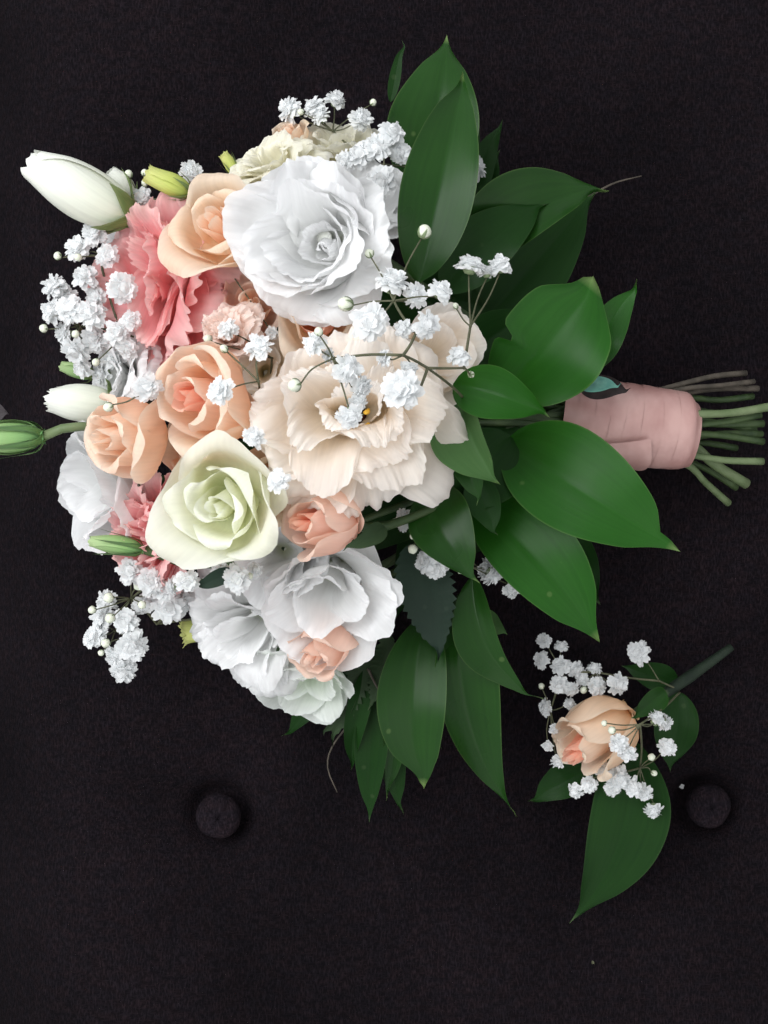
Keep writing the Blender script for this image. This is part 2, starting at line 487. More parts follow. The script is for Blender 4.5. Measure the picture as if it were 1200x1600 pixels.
def petal(name, mat, parent, rng, az, prof, W, wrap=1.0, nu=21, nv=15, tip=0.3, base=0.3, ruf=0.0, rf=6.0,
          serr=0.0, sf=14.0, side=0.0, crumple=0.0, twist=0.0, tilt=0.0, point=0.0, tight=0.0, rstart=0.45, warp=None, yaw=0.0, frill=0.0):
    """one petal as a curved sheet. prof = (radius, height) points from the claw to the rim."""
    c = spline(prof, 80)
    ta = np.linspace(0, 1, 80)
    u = np.linspace(-1, 1, nu)[None, :]
    v = np.linspace(0, 1, nv)[:, None]
    wob, wob2, wob3 = Wob(rng, rf), Wob(rng, sf), Wob(rng, 2.1)
    tl = 1 - tip * np.abs(u) ** 2.6 + serr * wob2(u) - point * np.abs(u) ** 1.0
    t = v * tl
    r = np.interp(t, ta, c[:, 0])
    z = np.interp(t, ta, c[:, 1])
    over = np.clip(t - 1, 0, None)
    dv = (c[-1] - c[-4]) / (ta[-1] - ta[-4])
    r = r + over * dv[0]; z = z + over * dv[1]
    g = np.gradient(c, axis=0)
    g /= np.linalg.norm(g, axis=1)[:, None] + 1e-12
    nr = np.interp(t, ta, g[:, 1]); nzv = np.interp(t, ta, -g[:, 0])
    wv = W * (base + (1 - base) * np.sin(np.pi / 2 * np.clip(v / 0.62, 0, 1)) ** 0.85) * (1 - 0.10 * smooth01((v - 0.7) / 0.3))
    s = u * wv
    Rm = float(np.max(c[:, 0]))
    Rc = np.maximum(wrap * np.maximum(r, 0.35 * Rm), 1e-5)
    th = s / Rc
    size = W
    edge = np.maximum(smooth01((v - rstart) / (1 - rstart)), smooth01((np.abs(u) - 0.55) / 0.45) * smooth01(v / 0.5))
    disp = ruf * size * edge * wob(u * 1.0 + 0.25 * v)
    disp = disp + ruf * 0.45 * size * smooth01((v - 0.7) / 0.3) * Wob(rng, rf * 2.4)(u)
    disp = disp + frill * size * smooth01((v - 0.78) / 0.22) * Wob(rng, 19.0)(u + 0.1 * v)
    disp = disp + side * size * np.abs(u) ** 3 * smooth01(v / 0.6)
    disp = disp + crumple * size * (wob3(u * 1.3 + 2.0 * v) * smooth01(v * 1.6))
    # tight: winds the sheet inwards on one side (rose heart)
    rad = r - Rc + Rc * np.cos(th)
    tan = Rc * np.sin(th)
    nx = nr * np.cos(th); ny = nr * np.sin(th)
    shrink = 1 - tight * (u * 0.5 + 0.5)
    x = (rad + disp * nx) * shrink
    y = (tan + disp * ny) * shrink
    zz = z + disp * nzv
    if yaw:
        cy, sy = math.cos(yaw), math.sin(yaw)
        y, zz = y * cy - zz * sy, y * sy + zz * cy
    # droop/tilt about the claw
    a = az + twist * v
    ct, st = math.cos(tilt), math.sin(tilt)
    x, zz = x * ct + zz * st, -x * st + zz * ct
    X = x * np.cos(a) - y * np.sin(a)
    Y = x * np.sin(a) + y * np.cos(a)
    V = np.stack([X.ravel(), Y.ravel(), (zz + 0 * X).ravel()], 1)
    if warp is not None:
        V = warp(V)
    uvs = np.stack([(u * 0.5 + 0.5 + 0 * v).ravel(), (v + 0 * u).ravel()], 1)
    return obj(name, mesh_from(name, V, grid_faces(nu, nv), [mat], None, uvs), parent)


class Warp:
    """smooth 3-D distortion shared by all petals of one flower, so that no two sides are alike"""
    def __init__(self, rng, size, amp):
        self.terms = []
        for wl, a in ((1.9, 1.0), (0.95, 0.5), (0.42, 0.16)):
            for _ in range(3):
                k = np.array([rng.gauss(0, 1) for _ in range(3)])
                k *= 2 * math.pi / (wl * size) / np.linalg.norm(k)
                d = np.array([rng.gauss(0, 1) for _ in range(3)])
                d *= a * amp * size / np.linalg.norm(d)
                self.terms.append((k, d, rng.uniform(0, 6.28)))

    def __call__(self, V):
        out = V.copy()
        for k, d, p in self.terms:
            out += np.sin(V @ k + p)[:, None] * d
        return out


def sc(prof, R, k=1.0):
    return [(a * R * k, b * R) for a, b in prof]


BIND = P(985, 662, 0.055)      # where the stems are bound


def flower_root(name, bouquet, center, axis, R, spin, label, lift=0.5):
    ax = Vector(axis).normalized()
    o = empty(name, bouquet, Vector(center) - ax * R * lift, axis_matrix(axis, spin))
    tag(o, label)
    return o


def flower_stem(root, R, rad=0.0016, to=None, mat='stem'):
    """stem in the flower's own space, running back to the binding point"""
    m = MATS[root.name]
    # pale receptacle closing the throat
    v, f = tube_data([(0, 0, -0.10 * R), (0, 0, -0.03 * R), (0, 0, 0.012 * R)], [0.05 * R, 0.12 * R, 0.115 * R], 12)
    obj('receptacle', mesh_from('receptacle', v, f, [MAT['receptacle']]), root)
    inv = m.inverted()
    end = inv @ (to if to is not None else BIND)
    p1 = Vector((0, 0, -0.35 * (end.length) * 0.5))
    pts = [(0, 0, -0.07 * R), tuple(p1), tuple(p1.lerp(end, 0.6)), tuple(end)]
    tubes('stem', [(pts, [rad * 1.5, rad, rad, rad], 0, 0)], [MAT[mat]], root, 7)


def rose(bouquet, name, center, axis, R, label, mats, spin=0.0, n=15, op=0.6, seed=1, tall=1.15, lift=0.6, sepals=False, stem=True, outer_mat=None, hearts=5, fall=1.0, point=0.06, crum=0.035):
    rng = random.Random(seed)
    root = flower_root(name, bouquet, center, axis, R, spin, label, lift)
    heart, outer = mats
    wp = Warp(rng, R, 0.035)
    for k in range(n):
        f = k / (n - 1)
        belly = R * (0.11 + 0.74 * f ** fall)
        h = R * tall * (1.04 - 0.22 * f + rng.uniform(-0.03, 0.03))
        lipr = belly * (0.72 + 0.55 * op * f ** 0.8) + 0.02 * R
        flare = R * (0.05 + 0.22 * op) * f ** 1.3
        prof = [(0.06 * R, 0.0), (belly * 0.82, 0.18 * h), (belly, 0.48 * h), ((belly * 0.45 + lipr * 0.55), 0.80 * h),
                (lipr + 0.25 * flare, 0.96 * h), (lipr + flare, h * (0.99 - 0.06 * f * op)), (lipr + 1.5 * flare, h * (0.98 - 0.20 * f * op))]
        if f < 0.3:
            prof = prof[:5] + [(lipr * 0.98, h)]
        m = heart if k < hearts else (outer if not (outer_mat and k > n - 4) else outer_mat)
        petal('petal', MAT[m], root, rng, k * 2.39996 + rng.uniform(-0.32, 0.32), prof, max(belly, lipr) * (1.45 if f < 0.35 else 1.18) + 0.04 * R,
              wrap=1.0 if f < 0.5 else 1.12, nu=27, nv=19, tip=0.22 + 0.1 * f, base=0.45, ruf=0.018 + 0.03 * f, rf=2.6, side=(0.0 if f < 0.35 else 0.16 * op), crumple=crum * (0.5 + f),
              tight=(0.35 if f < 0.4 else 0.12), serr=0.010, sf=11, frill=0.006, rstart=0.65, point=0.03 + point * f, warp=wp, yaw=rng.uniform(-0.12, 0.12) * f, tilt=rng.uniform(-0.06, 0.10) * f)
    if sepals:
        for k in range(5):
            prof = sc([(0.08, -0.02), (0.5, 0.06), (0.86, 0.35), (1.0, 0.75), (1.12, 1.0)], R * 0.92)
            petal('sepal', MAT['sepal'], root, rng, k * 1.2566 + 0.3, prof, 0.20 * R, nu=7, nv=13, tip=0.1, point=0.45, base=0.8, crumple=0.15)
    if stem:
        flower_stem(root, R)
    return root


def ruffled(bouquet, name, center, axis, R, label, mat, layers, spin=0.0, seed=1, ruf=0.06, rf=5.5, serr=0.02, lift=0.5, stem=True, sepal_ring=False, crumple=0.05, sf=16, nu=45, inner=None, warp=0.07, frill=0.022):
    """lisianthus / carnation: layers = (count, profile, half width, shape jitter)"""
    rng = random.Random(seed)
    root = flower_root(name, bouquet, center, axis, R, spin, label, lift)
    wp = Warp(rng, R, warp)
    for li, (n, prof, W, jit) in enumerate(layers):
        off = rng.uniform(0, 6.28)
        for k in range(n):
            kz = 1 + rng.uniform(-jit, jit) * 0.6
            kr = 1 + rng.uniform(-jit, jit)
            pr = [(a * R * (kr if a > 0.1 else 1), b * R * kz) for a, b in prof]
            mm = inner if (inner and li >= len(layers) - 2) else mat
            petal('petal', MAT[mm], root, rng, off + k * 2 * math.pi / n + rng.uniform(-0.3, 0.3), pr, W * R * (1 + rng.uniform(-0.18, 0.18)), wrap=1.0 + rng.uniform(0, 0.35),
                  nu=nu, nv=19, tip=0.26, base=0.22, ruf=ruf, rf=rf * rng.uniform(0.8, 1.2), serr=serr, sf=sf, side=rng.uniform(-0.03, 0.10), crumple=crumple, tilt=rng.uniform(-0.14, 0.18), yaw=rng.uniform(-0.16, 0.16), warp=wp, frill=frill)
    if sepal_ring:
        for k in range(5):
            prof = sc([(0.06, -0.05), (0.2, 0.1), (0.34, 0.3), (0.5, 0.45)], R)
            petal('sepal', MAT['budsepal'], root, rng, k * 1.2566, prof, 0.07 * R, nu=5, nv=9, tip=0.1, point=0.6, base=0.9)
    if stem:
        flower_stem(root, R)
    return root


def bud(bouquet, name, base, tip, width, label, mat, sepal_mat, seed=1, n=4, open_=0.3, sepal_len=0.35, twist=0.5, sepal_w=0.22, stem=True, stem_mat='stem', stem_rad=0.0016, sepal_flare=1.0, to=None, serr=0.03, stem_pts=None):
    """furled bud from base point to tip point; width = greatest half width in metres"""
    rng = random.Random(seed)
    base, tip = Vector(base), Vector(tip)
    ax = tip - base
    Ln = ax.length
    root = empty(name, bouquet, base, axis_matrix(ax, rng.uniform(0, 6)))
    tag(root, label)
    for k in range(n):
        f = k / max(1, n - 1)
        w = width * (0.78 + 0.22 * f)
        prof = [(0.10 * width, 0), (w * 0.75, 0.16 * Ln), (w, 0.42 * Ln), (w * 0.92, 0.68 * Ln), (w * (0.56 + 0.3 * open_), 0.92 * Ln), (w * (0.44 + 0.55 * open_), 1.0 * Ln)]
        petal('petal', MAT[mat], root, rng, k * 2.39996, prof, w * 1.75, wrap=1.0, nu=31, nv=21, tip=0.10, base=0.45, ruf=0.03, rf=3.5, serr=serr, sf=11, twist=twist, tight=0.12, rstart=0.75, crumple=0.02)
    ns = 5
    for k in range(ns):
        fl = sepal_flare
        prof = [(0.12 * width, -0.02 * Ln), (width * 0.86, 0.14 * Ln), (width * (1.03 + 0.05 * fl), sepal_len * 0.6 * Ln), (width * (1.02 + 0.35 * fl), sepal_len * Ln)]
        petal('sepal', MAT[sepal_mat], root, rng, k * 2 * math.pi / ns + rng.uniform(-0.2, 0.2), prof, sepal_w * width * 2, nu=7, nv=13, tip=0.1, point=0.6, base=0.9, crumple=0.1)
    if stem_pts is not None:
        inv = MATS[root.name].inverted()
        tubes('stem', [([tuple(inv @ Vector(p)) for p in stem_pts], [stem_rad * 1.5, stem_rad, stem_rad], 0, 0)], [MAT[stem_mat]], root, 8)
    elif stem:
        flower_stem(root, width * 2, stem_rad, to, stem_mat)
    return root


def leaf(parent, bx, by, bz, tx, ty, tz, wl, wr, bend=0.0, arch=0.0, fold=0.12, mat='leaf', roll=0.0, wave=0.17, seed=0, shape=1.0, serr=0.0, label=None, curl=0.0, name='leaf', droop=0.0, notch=None, tipcurl=0.0, te=1.2, hook=0.0):
    """pointed blade from base pixel to tip pixel at real heights; wl/wr half widths in photo pixels
    (left / right of the way from base to tip); bend and arch in pixels / metres"""
    rng = random.Random(seed + 17)
    b, t = P(bx, by, bz), P(tx, ty, tz)
    m = S((bz + tz) / 2)
    d = t - b
    L = d.length
    ex = d.normalized()
    up = Vector((0, 0, 1))
    ez = (up - ex * up.dot(ex)).normalized()
    ey = ez.cross(ex)
    if roll:
        q = Matrix.Rotation(roll, 3, ex)
        ey = q @ ey; ez = q @ ez
    nu, nv = (25 if not serr else 13), 33 if not serr else 61
    u = np.linspace(-1, 1, nu)[None, :]
    v = np.linspace(0, 1, nv)[:, None]
    al, be = 0.66 * shape, te
    vm = al / (al + be)
    prof = (v ** al) * ((1 - v) ** be) / (vm ** al * (1 - vm) ** be) + 0.02 * (1 - v)
    w1, w2 = Wob(rng, 5.0), Wob(rng, 5.5)
    prof = prof * (1 - 0.42 * smooth01((v - 0.76) / 0.2))
    if serr:
        saw = (np.arange(nv) % 4) / 3.0
        prof = prof * (1 - serr * (1 - saw[:, None]))
    side = np.where(u > 0, wl, wr) * m
    if notch is not None:
        nvp, nsd, depth = notch
        cut = depth * np.exp(-((v - nvp) / 0.035) ** 2)
        prof = prof * (1 - np.where(np.sign(u) == nsd, cut, 0))
    yy = u * side * prof + bend * m * 4 * v * (1 - v)
    yy = yy + (hook + rng.uniform(-10, 10)) * m * (smooth01((v - 0.6) / 0.4) ** 2 - smooth01((v - 0.88) / 0.12))
    a = np.abs(u)
    Wm = max(wl, wr) * m
    zz = arch * 4 * v * (1 - v) + fold * Wm * (a ** 1.5) * prof * 2.0 - curl * Wm * prof * a ** 3 * 2
    zz = zz - droop * L * v ** 3 + wave * Wm * a ** 2 * np.where(u > 0, w1(v), w2(v)) + tipcurl * L * smooth01((v - 0.75) / 0.25)
    zz = zz - 0.022 * Wm * np.exp(-(u / 0.10) ** 2) * prof
    xx = v * L + 0 * u
    V = (np.array(b)[None] + xx.ravel()[:, None] * np.array(ex) + yy.ravel()[:, None] * np.array(ey) + (zz + 0 * u).ravel()[:, None] * np.array(ez))
    uvs = np.stack([(u * 0.5 + 0.5 + 0 * v).ravel(), (v + 0 * u).ravel()], 1)
    o = obj(name, mesh_from(name, V, grid_faces(nu, nv), [MAT[mat]], None, uvs), parent)
    if label: tag(o, label)
    return o


# ------------------------------------------------------------------ small white filler florets
def floret_mesh(seed, R=1.0, openf=1.0, n=30):
    """a double pompon of small notched petals on a green calyx, radius about 1"""
    rng = random.Random(seed)
    V, F, M, UV = [], [], [], []
    nu, nv = 5, 4
    for k in range(n):
        f = (k + 0.5) / n
        el = math.acos(1 - f * 1.15) * openf          # 0 = along the axis
        az = k * 2.39996 + rng.uniform(-0.3, 0.3)
        Ln = rng.uniform(0.70, 1.12)
        wd = rng.uniform(0.20, 0.30)
        cup = rng.uniform(-0.4, 0.3)
        e = np.array([math.sin(el) * math.cos(az), math.sin(el) * math.sin(az), math.cos(el)])
        t = np.array([-math.sin(az), math.cos(az), 0.0])
        a = rng.uniform(-0.5, 0.5)
        nn = np.cross(e, t)
        t = t * math.cos(a) + nn * math.sin(a)
        nn = np.cross(e, t)
        off = len(V)
        for j in range(nv):
            v = j / (nv - 1)
            for i in range(nu):
                u = -1 + 2 * i / (nu - 1)
                w = wd * (0.25 + 0.75 * math.sin(min(1, v / 0.75) * math.pi / 2)) * (1 - 0.25 * max(0, v - 0.75) / 0.25)
                ln = Ln * v * (1 - 0.10 * abs(u) ** 2 - (0.10 if (j == nv - 1 and abs(u) < 0.2) else 0))
                el2 = el + 0.62 * max(0.0, v - 0.35) * (0.35 + 0.65 * f)
                e2 = np.array([math.sin(el2) * math.cos(az), math.sin(el2) * math.sin(az), math.cos(el2)])
                p = e2 * (ln * (1.0 - 0.10 * v * v)) + t * (u * w) + nn * (cup * v * v * 0.4 + 0.10 * u * u * v + 0.05 * math.sin(3 * u + k) * v)
                V.append(p); UV.append((u * 0.5 + 0.5, v))
        ff = grid_faces(nu, nv, off)
        F += ff; M += [0] * len(ff)
    # dense white heart of the pompon
    off = len(V)
    for j in range(6):
        t = math.pi * j / 5
        for i in range(8):
            th = 2 * math.pi * i / 8
            V.append(np.array([0.50 * math.sin(t) * math.cos(th), 0.50 * math.sin(t) * math.sin(th), 0.12 + 0.48 * math.cos(t)])); UV.append((0.5, 1.0))
    ff = grid_faces(8, 6, off, True)
    F += ff; M += [0] * len(ff)
    # calyx
    off = len(V)
    ns = 8
    prof = [(0.06, -0.62), (0.26, -0.55), (0.36, -0.30), (0.40, -0.02), (0.46, 0.12)]
    for rr, zz in prof:
        for i in range(ns):
            th = 2 * math.pi * i / ns
            k = 1 + (0.12 if (rr > 0.43 and i % 2) else 0)
            V.append(np.array([rr * k * math.cos(th), rr * k * math.sin(th), zz * 0.75])); UV.append((0, 0))
    ff = grid_faces(ns, len(prof), off, True)
    F += ff; M += [1] * len(ff)
    return mesh_from('blossom', np.array(V) * R, F, [MAT['floret'], MAT['floretgreen']], M, UV)


def floret_bud_mesh(seed):
    rng = random.Random(seed)
    V, F, M, UV = [], [], [], []
    ns, nv = 12, 9
    for j in range(nv):
        t = math.pi * j / (nv - 1)
        for i in range(ns):
            th = 2 * math.pi * i / ns
            k = 1 + 0.07 * math.sin(5 * th + 2.2 * j / nv + seed)
            V.append((0.92 * math.sin(t) * k * math.cos(th), 0.92 * math.sin(t) * k * math.sin(th), -math.cos(t) * 1.05)); UV.append((0, 0))
    ff = grid_faces(ns, nv, 0, True)
    F += ff; M += [0] * len(ff)
    for k in range(5):
        off = len(V)
        for j in range(5):
            v = j / 4
            t = math.pi * (0.05 + 0.52 * v)
            for i in (-1, 0, 1):
                th = 2 * math.pi * k / 5 + i * 0.30 * (1 - v ** 2) / max(0.3, math.sin(t))
                q = 1.06 if i == 0 else 1.0
                V.append((math.sin(t) * q * math.cos(th), math.sin(t) * q * math.sin(th), -math.cos(t) * 1.12)); UV.append((0, 0))
        ff = grid_faces(3, 5, off)
        F += ff; M += [1] * len(ff)
    return mesh_from('blossom_bud', V, F, [MAT['budwhite'], MAT['floretgreen']], M, UV)


FLORETS = [floret_mesh(s, 1.0, 1.0 + 0.12 * (s % 3 - 1), 40 + 6 * (s % 4)) for s in range(10)]
FLORET_BUDS = [floret_bud_mesh(s) for s in range(3)]


def spray(parent, label, root_pt, hubs, blossoms, buds, seed=0, twig_r=0.00033, size=1.0, name='filler_spray', star=False):
    """blossoms: (x, y, z, diameter px[, facing]); every stalk runs from the nearest hub"""
    rng = random.Random(seed)
    sp = empty(name, parent, (0, 0, 0))
    tag(sp, label)
    hub_pts = [P(*h) for h in hubs]
    specs = []
    root = Vector(root_pt)
    for i, h in enumerate(hub_pts):
        src = root if (i == 0 or star) else min([root] + hub_pts[:i], key=lambda q: (q - h).length * (1.0 if q != root else 1.6))
        mid = src.lerp(h, 0.5) + Vector((rng.uniform(-1, 1), rng.uniform(-1, 1), rng.uniform(0, 1))) * 0.0008
        specs.append(([tuple(src), tuple(mid), tuple(h)], [twig_r * 1.8, twig_r * 1.4], 0, 0))
        # node swelling
        specs.append(([tuple(h - Vector((0, 0, 0.001))), tuple(h), tuple(h + Vector((0, 0, 0.001)))], [twig_r * 1.2, twig_r * 2.2, twig_r * 1.0], 0, 0))
    for kind, lst in (('blossom', blossoms), ('blossom_bud', buds)):
        for it in lst:
            x, y, z, dpx = it[:4]
            c = P(x, y, z)
            r = dpx * 0.5 * S(z) * size
            h = min(hub_pts, key=lambda q: (q - c).length)
            dirv = (c - h)
            if dirv.length < 1e-4:
                dirv = Vector((0, 0, 1))
            dirv.normalize()
            if len(it) > 4:
                face = Vector(it[4])
            else:
                face = dirv * (0.9 if kind == 'blossom' else 1.6) + Vector((rng.uniform(-0.5, 0.5), rng.uniform(-0.5, 0.5), rng.uniform(0.5, 1.0)))
            face.normalize()
            me = rng.choice(FLORETS if kind == 'blossom' else FLORET_BUDS)
            o = obj(kind, me, sp)
            k = r * rng.uniform(1.04, 1.2) * (1.0 if kind == 'blossom' else 0.78)
            back = 0.12 if kind == 'blossom' else 0.0
            m3 = axis_matrix(face, rng.uniform(0, 6.28))
            o.matrix_basis = Matrix.Translation(c - face * r * back) @ m3.to_4x4() @ Matrix.Diagonal((k * rng.uniform(0.92, 1.06), k * rng.uniform(0.92, 1.06), k * rng.uniform(0.82, 0.98), 1))
            end = c - face * r * (0.5 if kind == 'blossom' else 0.95)
            mid = h.lerp(end, 0.55) + Vector((rng.uniform(-1, 1), rng.uniform(-1, 1), rng.uniform(-1, 1))) * 0.0012
            specs.append(([tuple(h), tuple(mid), tuple(end)], [twig_r * 1.1, twig_r * 0.85], 0, 0))
    tubes('twig', specs, [MAT['twig']], sp, 6)
    return sp


# ================================================================== THE BOUQUET
bouquet = empty('bouquet', None, (0, 0, 0))
tag(bouquet, 'large hand-tied wedding bouquet of white, cream, peach and pink flowers with pink ribbon handle', 'bouquet')

# --- layer sets
BOWL = [(5, [(0.05, 0), (0.35, 0.20), (0.80, 0.36), (1.12, 0.46), (1.30, 0.42)], 0.95, 0.08),
        (4, [(0.05, 0), (0.36, 0.24), (0.74, 0.50), (1.02, 0.68), (1.16, 0.70)], 0.98, 0.08),
        (4, [(0.05, 0), (0.36, 0.24), (0.64, 0.56), (0.86, 0.84), (0.98, 0.90)], 0.90, 0.08),
        (3, [(0.04, 0), (0.34, 0.20), (0.56, 0.54), (0.70, 0.88), (0.80, 0.98)], 0.84, 0.10),
        (2, [(0.03, 0), (0.26, 0.10), (0.40, 0.34), (0.46, 0.62), (0.56, 0.78)], 0.46, 0.20),
        (4, [(0.0, 0.02), (0.10, 0.05), (0.19, 0.18), (0.20, 0.36), (0.24, 0.46)], 0.32, 0.25),
        (3, [(0.0, 0.03), (0.09, 0.07), (0.13, 0.20), (0.09, 0.34), (0.02, 0.40)], 0.22, 0.2)]
OPEN = [(6, [(0.05, 0), (0.4, 0.25), (0.8, 0.42), (1.05, 0.44), (1.14, 0.30)], 0.66, 0.08),
        (6, [(0.05, 0), (0.34, 0.30), (0.66, 0.52), (0.92, 0.60), (1.04, 0.54)], 0.60, 0.09),
        (6, [(0.06, 0), (0.30, 0.34), (0.54, 0.62), (0.74, 0.74), (0.86, 0.72)], 0.50, 0.10),
        (5, [(0.08, 0), (0.27, 0.36), (0.42, 0.66), (0.54, 0.82), (0.64, 0.82)], 0.42, 0.12),
        (4, [(0.08, 0), (0.20, 0.34), (0.28, 0.62), (0.36, 0.80), (0.45, 0.84)], 0.30, 0.14)]
PUFF = [(5, [(0.05, 0), (0.4, 0.3), (0.8, 0.5), (1.02, 0.55), (1.1, 0.45)], 0.74, 0.10),
        (6, [(0.05, 0), (0.35, 0.35), (0.65, 0.65), (0.85, 0.80), (0.95, 0.78)], 0.66, 0.12),
        (6, [(0.05, 0), (0.25, 0.38), (0.45, 0.75), (0.6, 0.95), (0.7, 0.98)], 0.54, 0.14),
        (5, [(0.04, 0), (0.14, 0.4), (0.25, 0.78), (0.34, 1.0), (0.42, 1.06)], 0.42, 0.16),
        (3, [(0.03, 0), (0.06, 0.4), (0.1, 0.8), (0.15, 1.02), (0.2, 1.1)], 0.24, 0.16)]
CUP = [(4, [(0.05, 0), (0.38, 0.22), (0.75, 0.55), (0.98, 0.85), (1.12, 0.98)], 0.95, 0.08),
       (4, [(0.05, 0), (0.32, 0.26), (0.60, 0.62), (0.78, 0.95), (0.90, 1.06)], 0.66, 0.10),
       (3, [(0.04, 0), (0.22, 0.3), (0.40, 0.65), (0.52, 0.92), (0.62, 1.0)], 0.50, 0.10)]


def R_(px, z):
    return px * S(z)


# --- big blooms
ruffled(bouquet, 'white_lisianthus', P(489, 372, 0.140), (-0.30, -0.24, 1), R_(106, 0.14), 'large open white ruffled lisianthus, biggest white bloom, next to the green leaves',
        'white', BOWL, spin=0.7, seed=11, ruf=0.055, rf=5.0, serr=0.012, crumple=0.085, sf=22, nu=61, frill=0.02, warp=0.105)
b = ruffled(bouquet, 'cream_lisianthus', P(553, 655, 0.140), (0.06, -0.05, 1), R_(146, 0.14), 'large cream frilled lisianthus with open yellow centre',
            'cream', OPEN, spin=0.2, seed=23, ruf=0.07, rf=5.5, serr=0.018, crumple=0.06, sf=22, nu=71, frill=0.028, warp=0.10)
rg = random.Random(4)
V, F = tube_data([(0, 0, 0.0), (0, 0, 0.008), (0, 0, 0.012)], [0.007, 0.006, 0.002], 12)
obj('throat', mesh_from('throat', V, F, [MAT['throat']]), b)
for k in range(6):
    a = k * 1.05 + 0.3
    p = (0.0055 * math.cos(a), 0.0055 * math.sin(a), 0.021 + rg.uniform(-0.002, 0.002))
    tubes('stamen', [([(0.002 * math.cos(a), 0.002 * math.sin(a), 0.008), (p[0] * 0.8, p[1] * 0.8, 0.015), p], 0.0004, 1, 1),
                     ([(p[0] - 0.001, p[1], p[2]), (p[0], p[1], p[2] + 0.0012), (p[0] + 0.001, p[1] + 0.001, p[2])], [0.0006, 0.0011, 0.0006], 0, 0)],
          [MAT['anther'], MAT['stempale']], b, 6)

rose(bouquet, 'rose', P(345, 792, 0.140), (-0.32, -0.20, 1), R_(98, 0.14), 'open greenish-white rose, largest rose of the bouquet', ('greenrose', 'greenrose'), spin=0.4, n=13, op=1.0, seed=6, tall=0.95, fall=1.25, point=0.16, crum=0.05)
rose(bouquet, 'rose', P(322, 622, 0.135), (-0.62, -0.05, 0.8), R_(92, 0.135), 'peach rose with coral heart above the greenish-white rose', ('peachheart', 'peach'), spin=1.0, n=14, op=0.55, seed=8, tall=1.25)
rose(bouquet, 'rose', P(200, 678, 0.110), (-0.72, -0.10, 0.65), R_(80, 0.11), 'peach rose nearest the long green bud at the edge', ('peach', 'peach'), spin=2.2, n=13, op=0.5, seed=14, tall=1.3)
rose(bouquet, 'rose', P(512, 816, 0.128), (-0.72, 0.02, 0.68), R_(70, 0.128), 'blush rosebud with green sepal below the cream lisianthus', ('peachheart', 'blush'), spin=0.1, n=12, op=0.35, seed=21, tall=1.55)
rose(bouquet, 'rose', P(338, 354, 0.117), (-0.30, 0.20, 0.9), R_(80, 0.118), 'pale peach open rose beside the biggest white bloom', ('peach', 'palepeach'), spin=3.0, n=12, op=0.85, seed=30, tall=1.05)
ruffled(bouquet, 'pink_carnation', P(276, 450, 0.077), (-0.45, 0.0, 0.85), R_(150, 0.098), 'large salmon-pink frilled carnation', 'pink', PUFF, spin=0.5, seed=33, ruf=0.11, rf=6, serr=0.03, sf=26, crumple=0.09, nu=61, frill=0.035, warp=0.10)
ruffled(bouquet, 'pink_carnation', P(242, 828, 0.080), (-0.65, -0.30, 0.6), R_(90, 0.080), 'small pink carnation tucked under the greenish-white rose', 'pink', PUFF, spin=1.5, seed=37, ruf=0.10, rf=6, serr=0.03, sf=24, crumple=0.09, nu=51, frill=0.035, warp=0.10)
ruffled(bouquet, 'white_lisianthus', P(515, 918, 0.094), (-0.12, -0.50, 0.85), R_(112, 0.094), 'white lisianthus with broad folded petals below the blush rosebud', 'white', CUP, spin=0.35, seed=41, ruf=0.05, rf=4.2, serr=0.012, crumple=0.06)
ruffled(bouquet, 'white_lisianthus', P(388, 975, 0.068), (-0.35, -0.42, 0.85), R_(112, 0.068), 'white ruffled lisianthus at the lower edge of the flower dome', 'white', OPEN, spin=1.1, seed=44, ruf=0.065, rf=5.5, serr=0.012, crumple=0.06)
rose(bouquet, 'rose', P(505, 1010, 0.086), (-0.45, -0.55, 0.65), R_(62, 0.086), 'blush rosebud half hidden under a white folded petal, lowest rose', ('blush', 'blush'), spin=0.9, n=10, op=0.4, seed=47, tall=1.35)
ruffled(bouquet, 'mint_lisianthus', P(482, 1048, 0.055), (-0.10, -0.62, 0.75), R_(74, 0.055), 'pale mint-white lisianthus at the very bottom of the dome', 'mint', CUP, spin=0.2, seed=52, ruf=0.06, rf=4.5, serr=0.012)
ruffled(bouquet, 'white_lisianthus', P(165, 765, 0.068), (-0.75, -0.15, 0.55), R_(88, 0.075), 'white lisianthus with broad flat petals under the edge peach rose', 'white', CUP, spin=0.6, seed=55, ruf=0.05, rf=4.2, serr=0.014)
ruffled(bouquet, 'white_lisianthus', P(185, 590, 0.072), (-0.70, 0.1, 0.6), R_(75, 0.072), 'shaded white lisianthus behind the leftmost white florets', 'white', OPEN, spin=0.9, seed=58, ruf=0.06, rf=6, serr=0.02)
ruffled(bouquet, 'white_lisianthus', P(205, 425, 0.055), (-0.55, 0.3, 0.7), R_(62, 0.055), 'shaded white bloom deep behind the large pink carnation', 'white', CUP, spin=0.9, seed=60, ruf=0.05, rf=5, serr=0.012)
ruffled(bouquet, 'ivory_lisianthus', P(425, 262, 0.085), (-0.25, 0.62, 0.65), R_(75, 0.085), 'ivory ruffled lisianthus above the biggest white bloom', 'ivory', OPEN, spin=0.2, seed=63, ruf=0.07, rf=6, serr=0.016)
rose(bouquet, 'rose', P(455, 212, 0.070), (-0.3, 0.65, 0.6), R_(36, 0.07), 'small peach rosebud at the top of the flower dome', ('peach', 'palepeach'), spin=0.2, n=10, op=0.4, seed=66, tall=1.2)
ruffled(bouquet, 'ivory_lisianthus', P(530, 232, 0.070), (0.0, 0.75, 0.6), R_(55, 0.07), 'ivory lisianthus with upright petals between florets at the top', 'ivory', CUP, spin=0.8, seed=69, ruf=0.05, rf=5, serr=0.012)
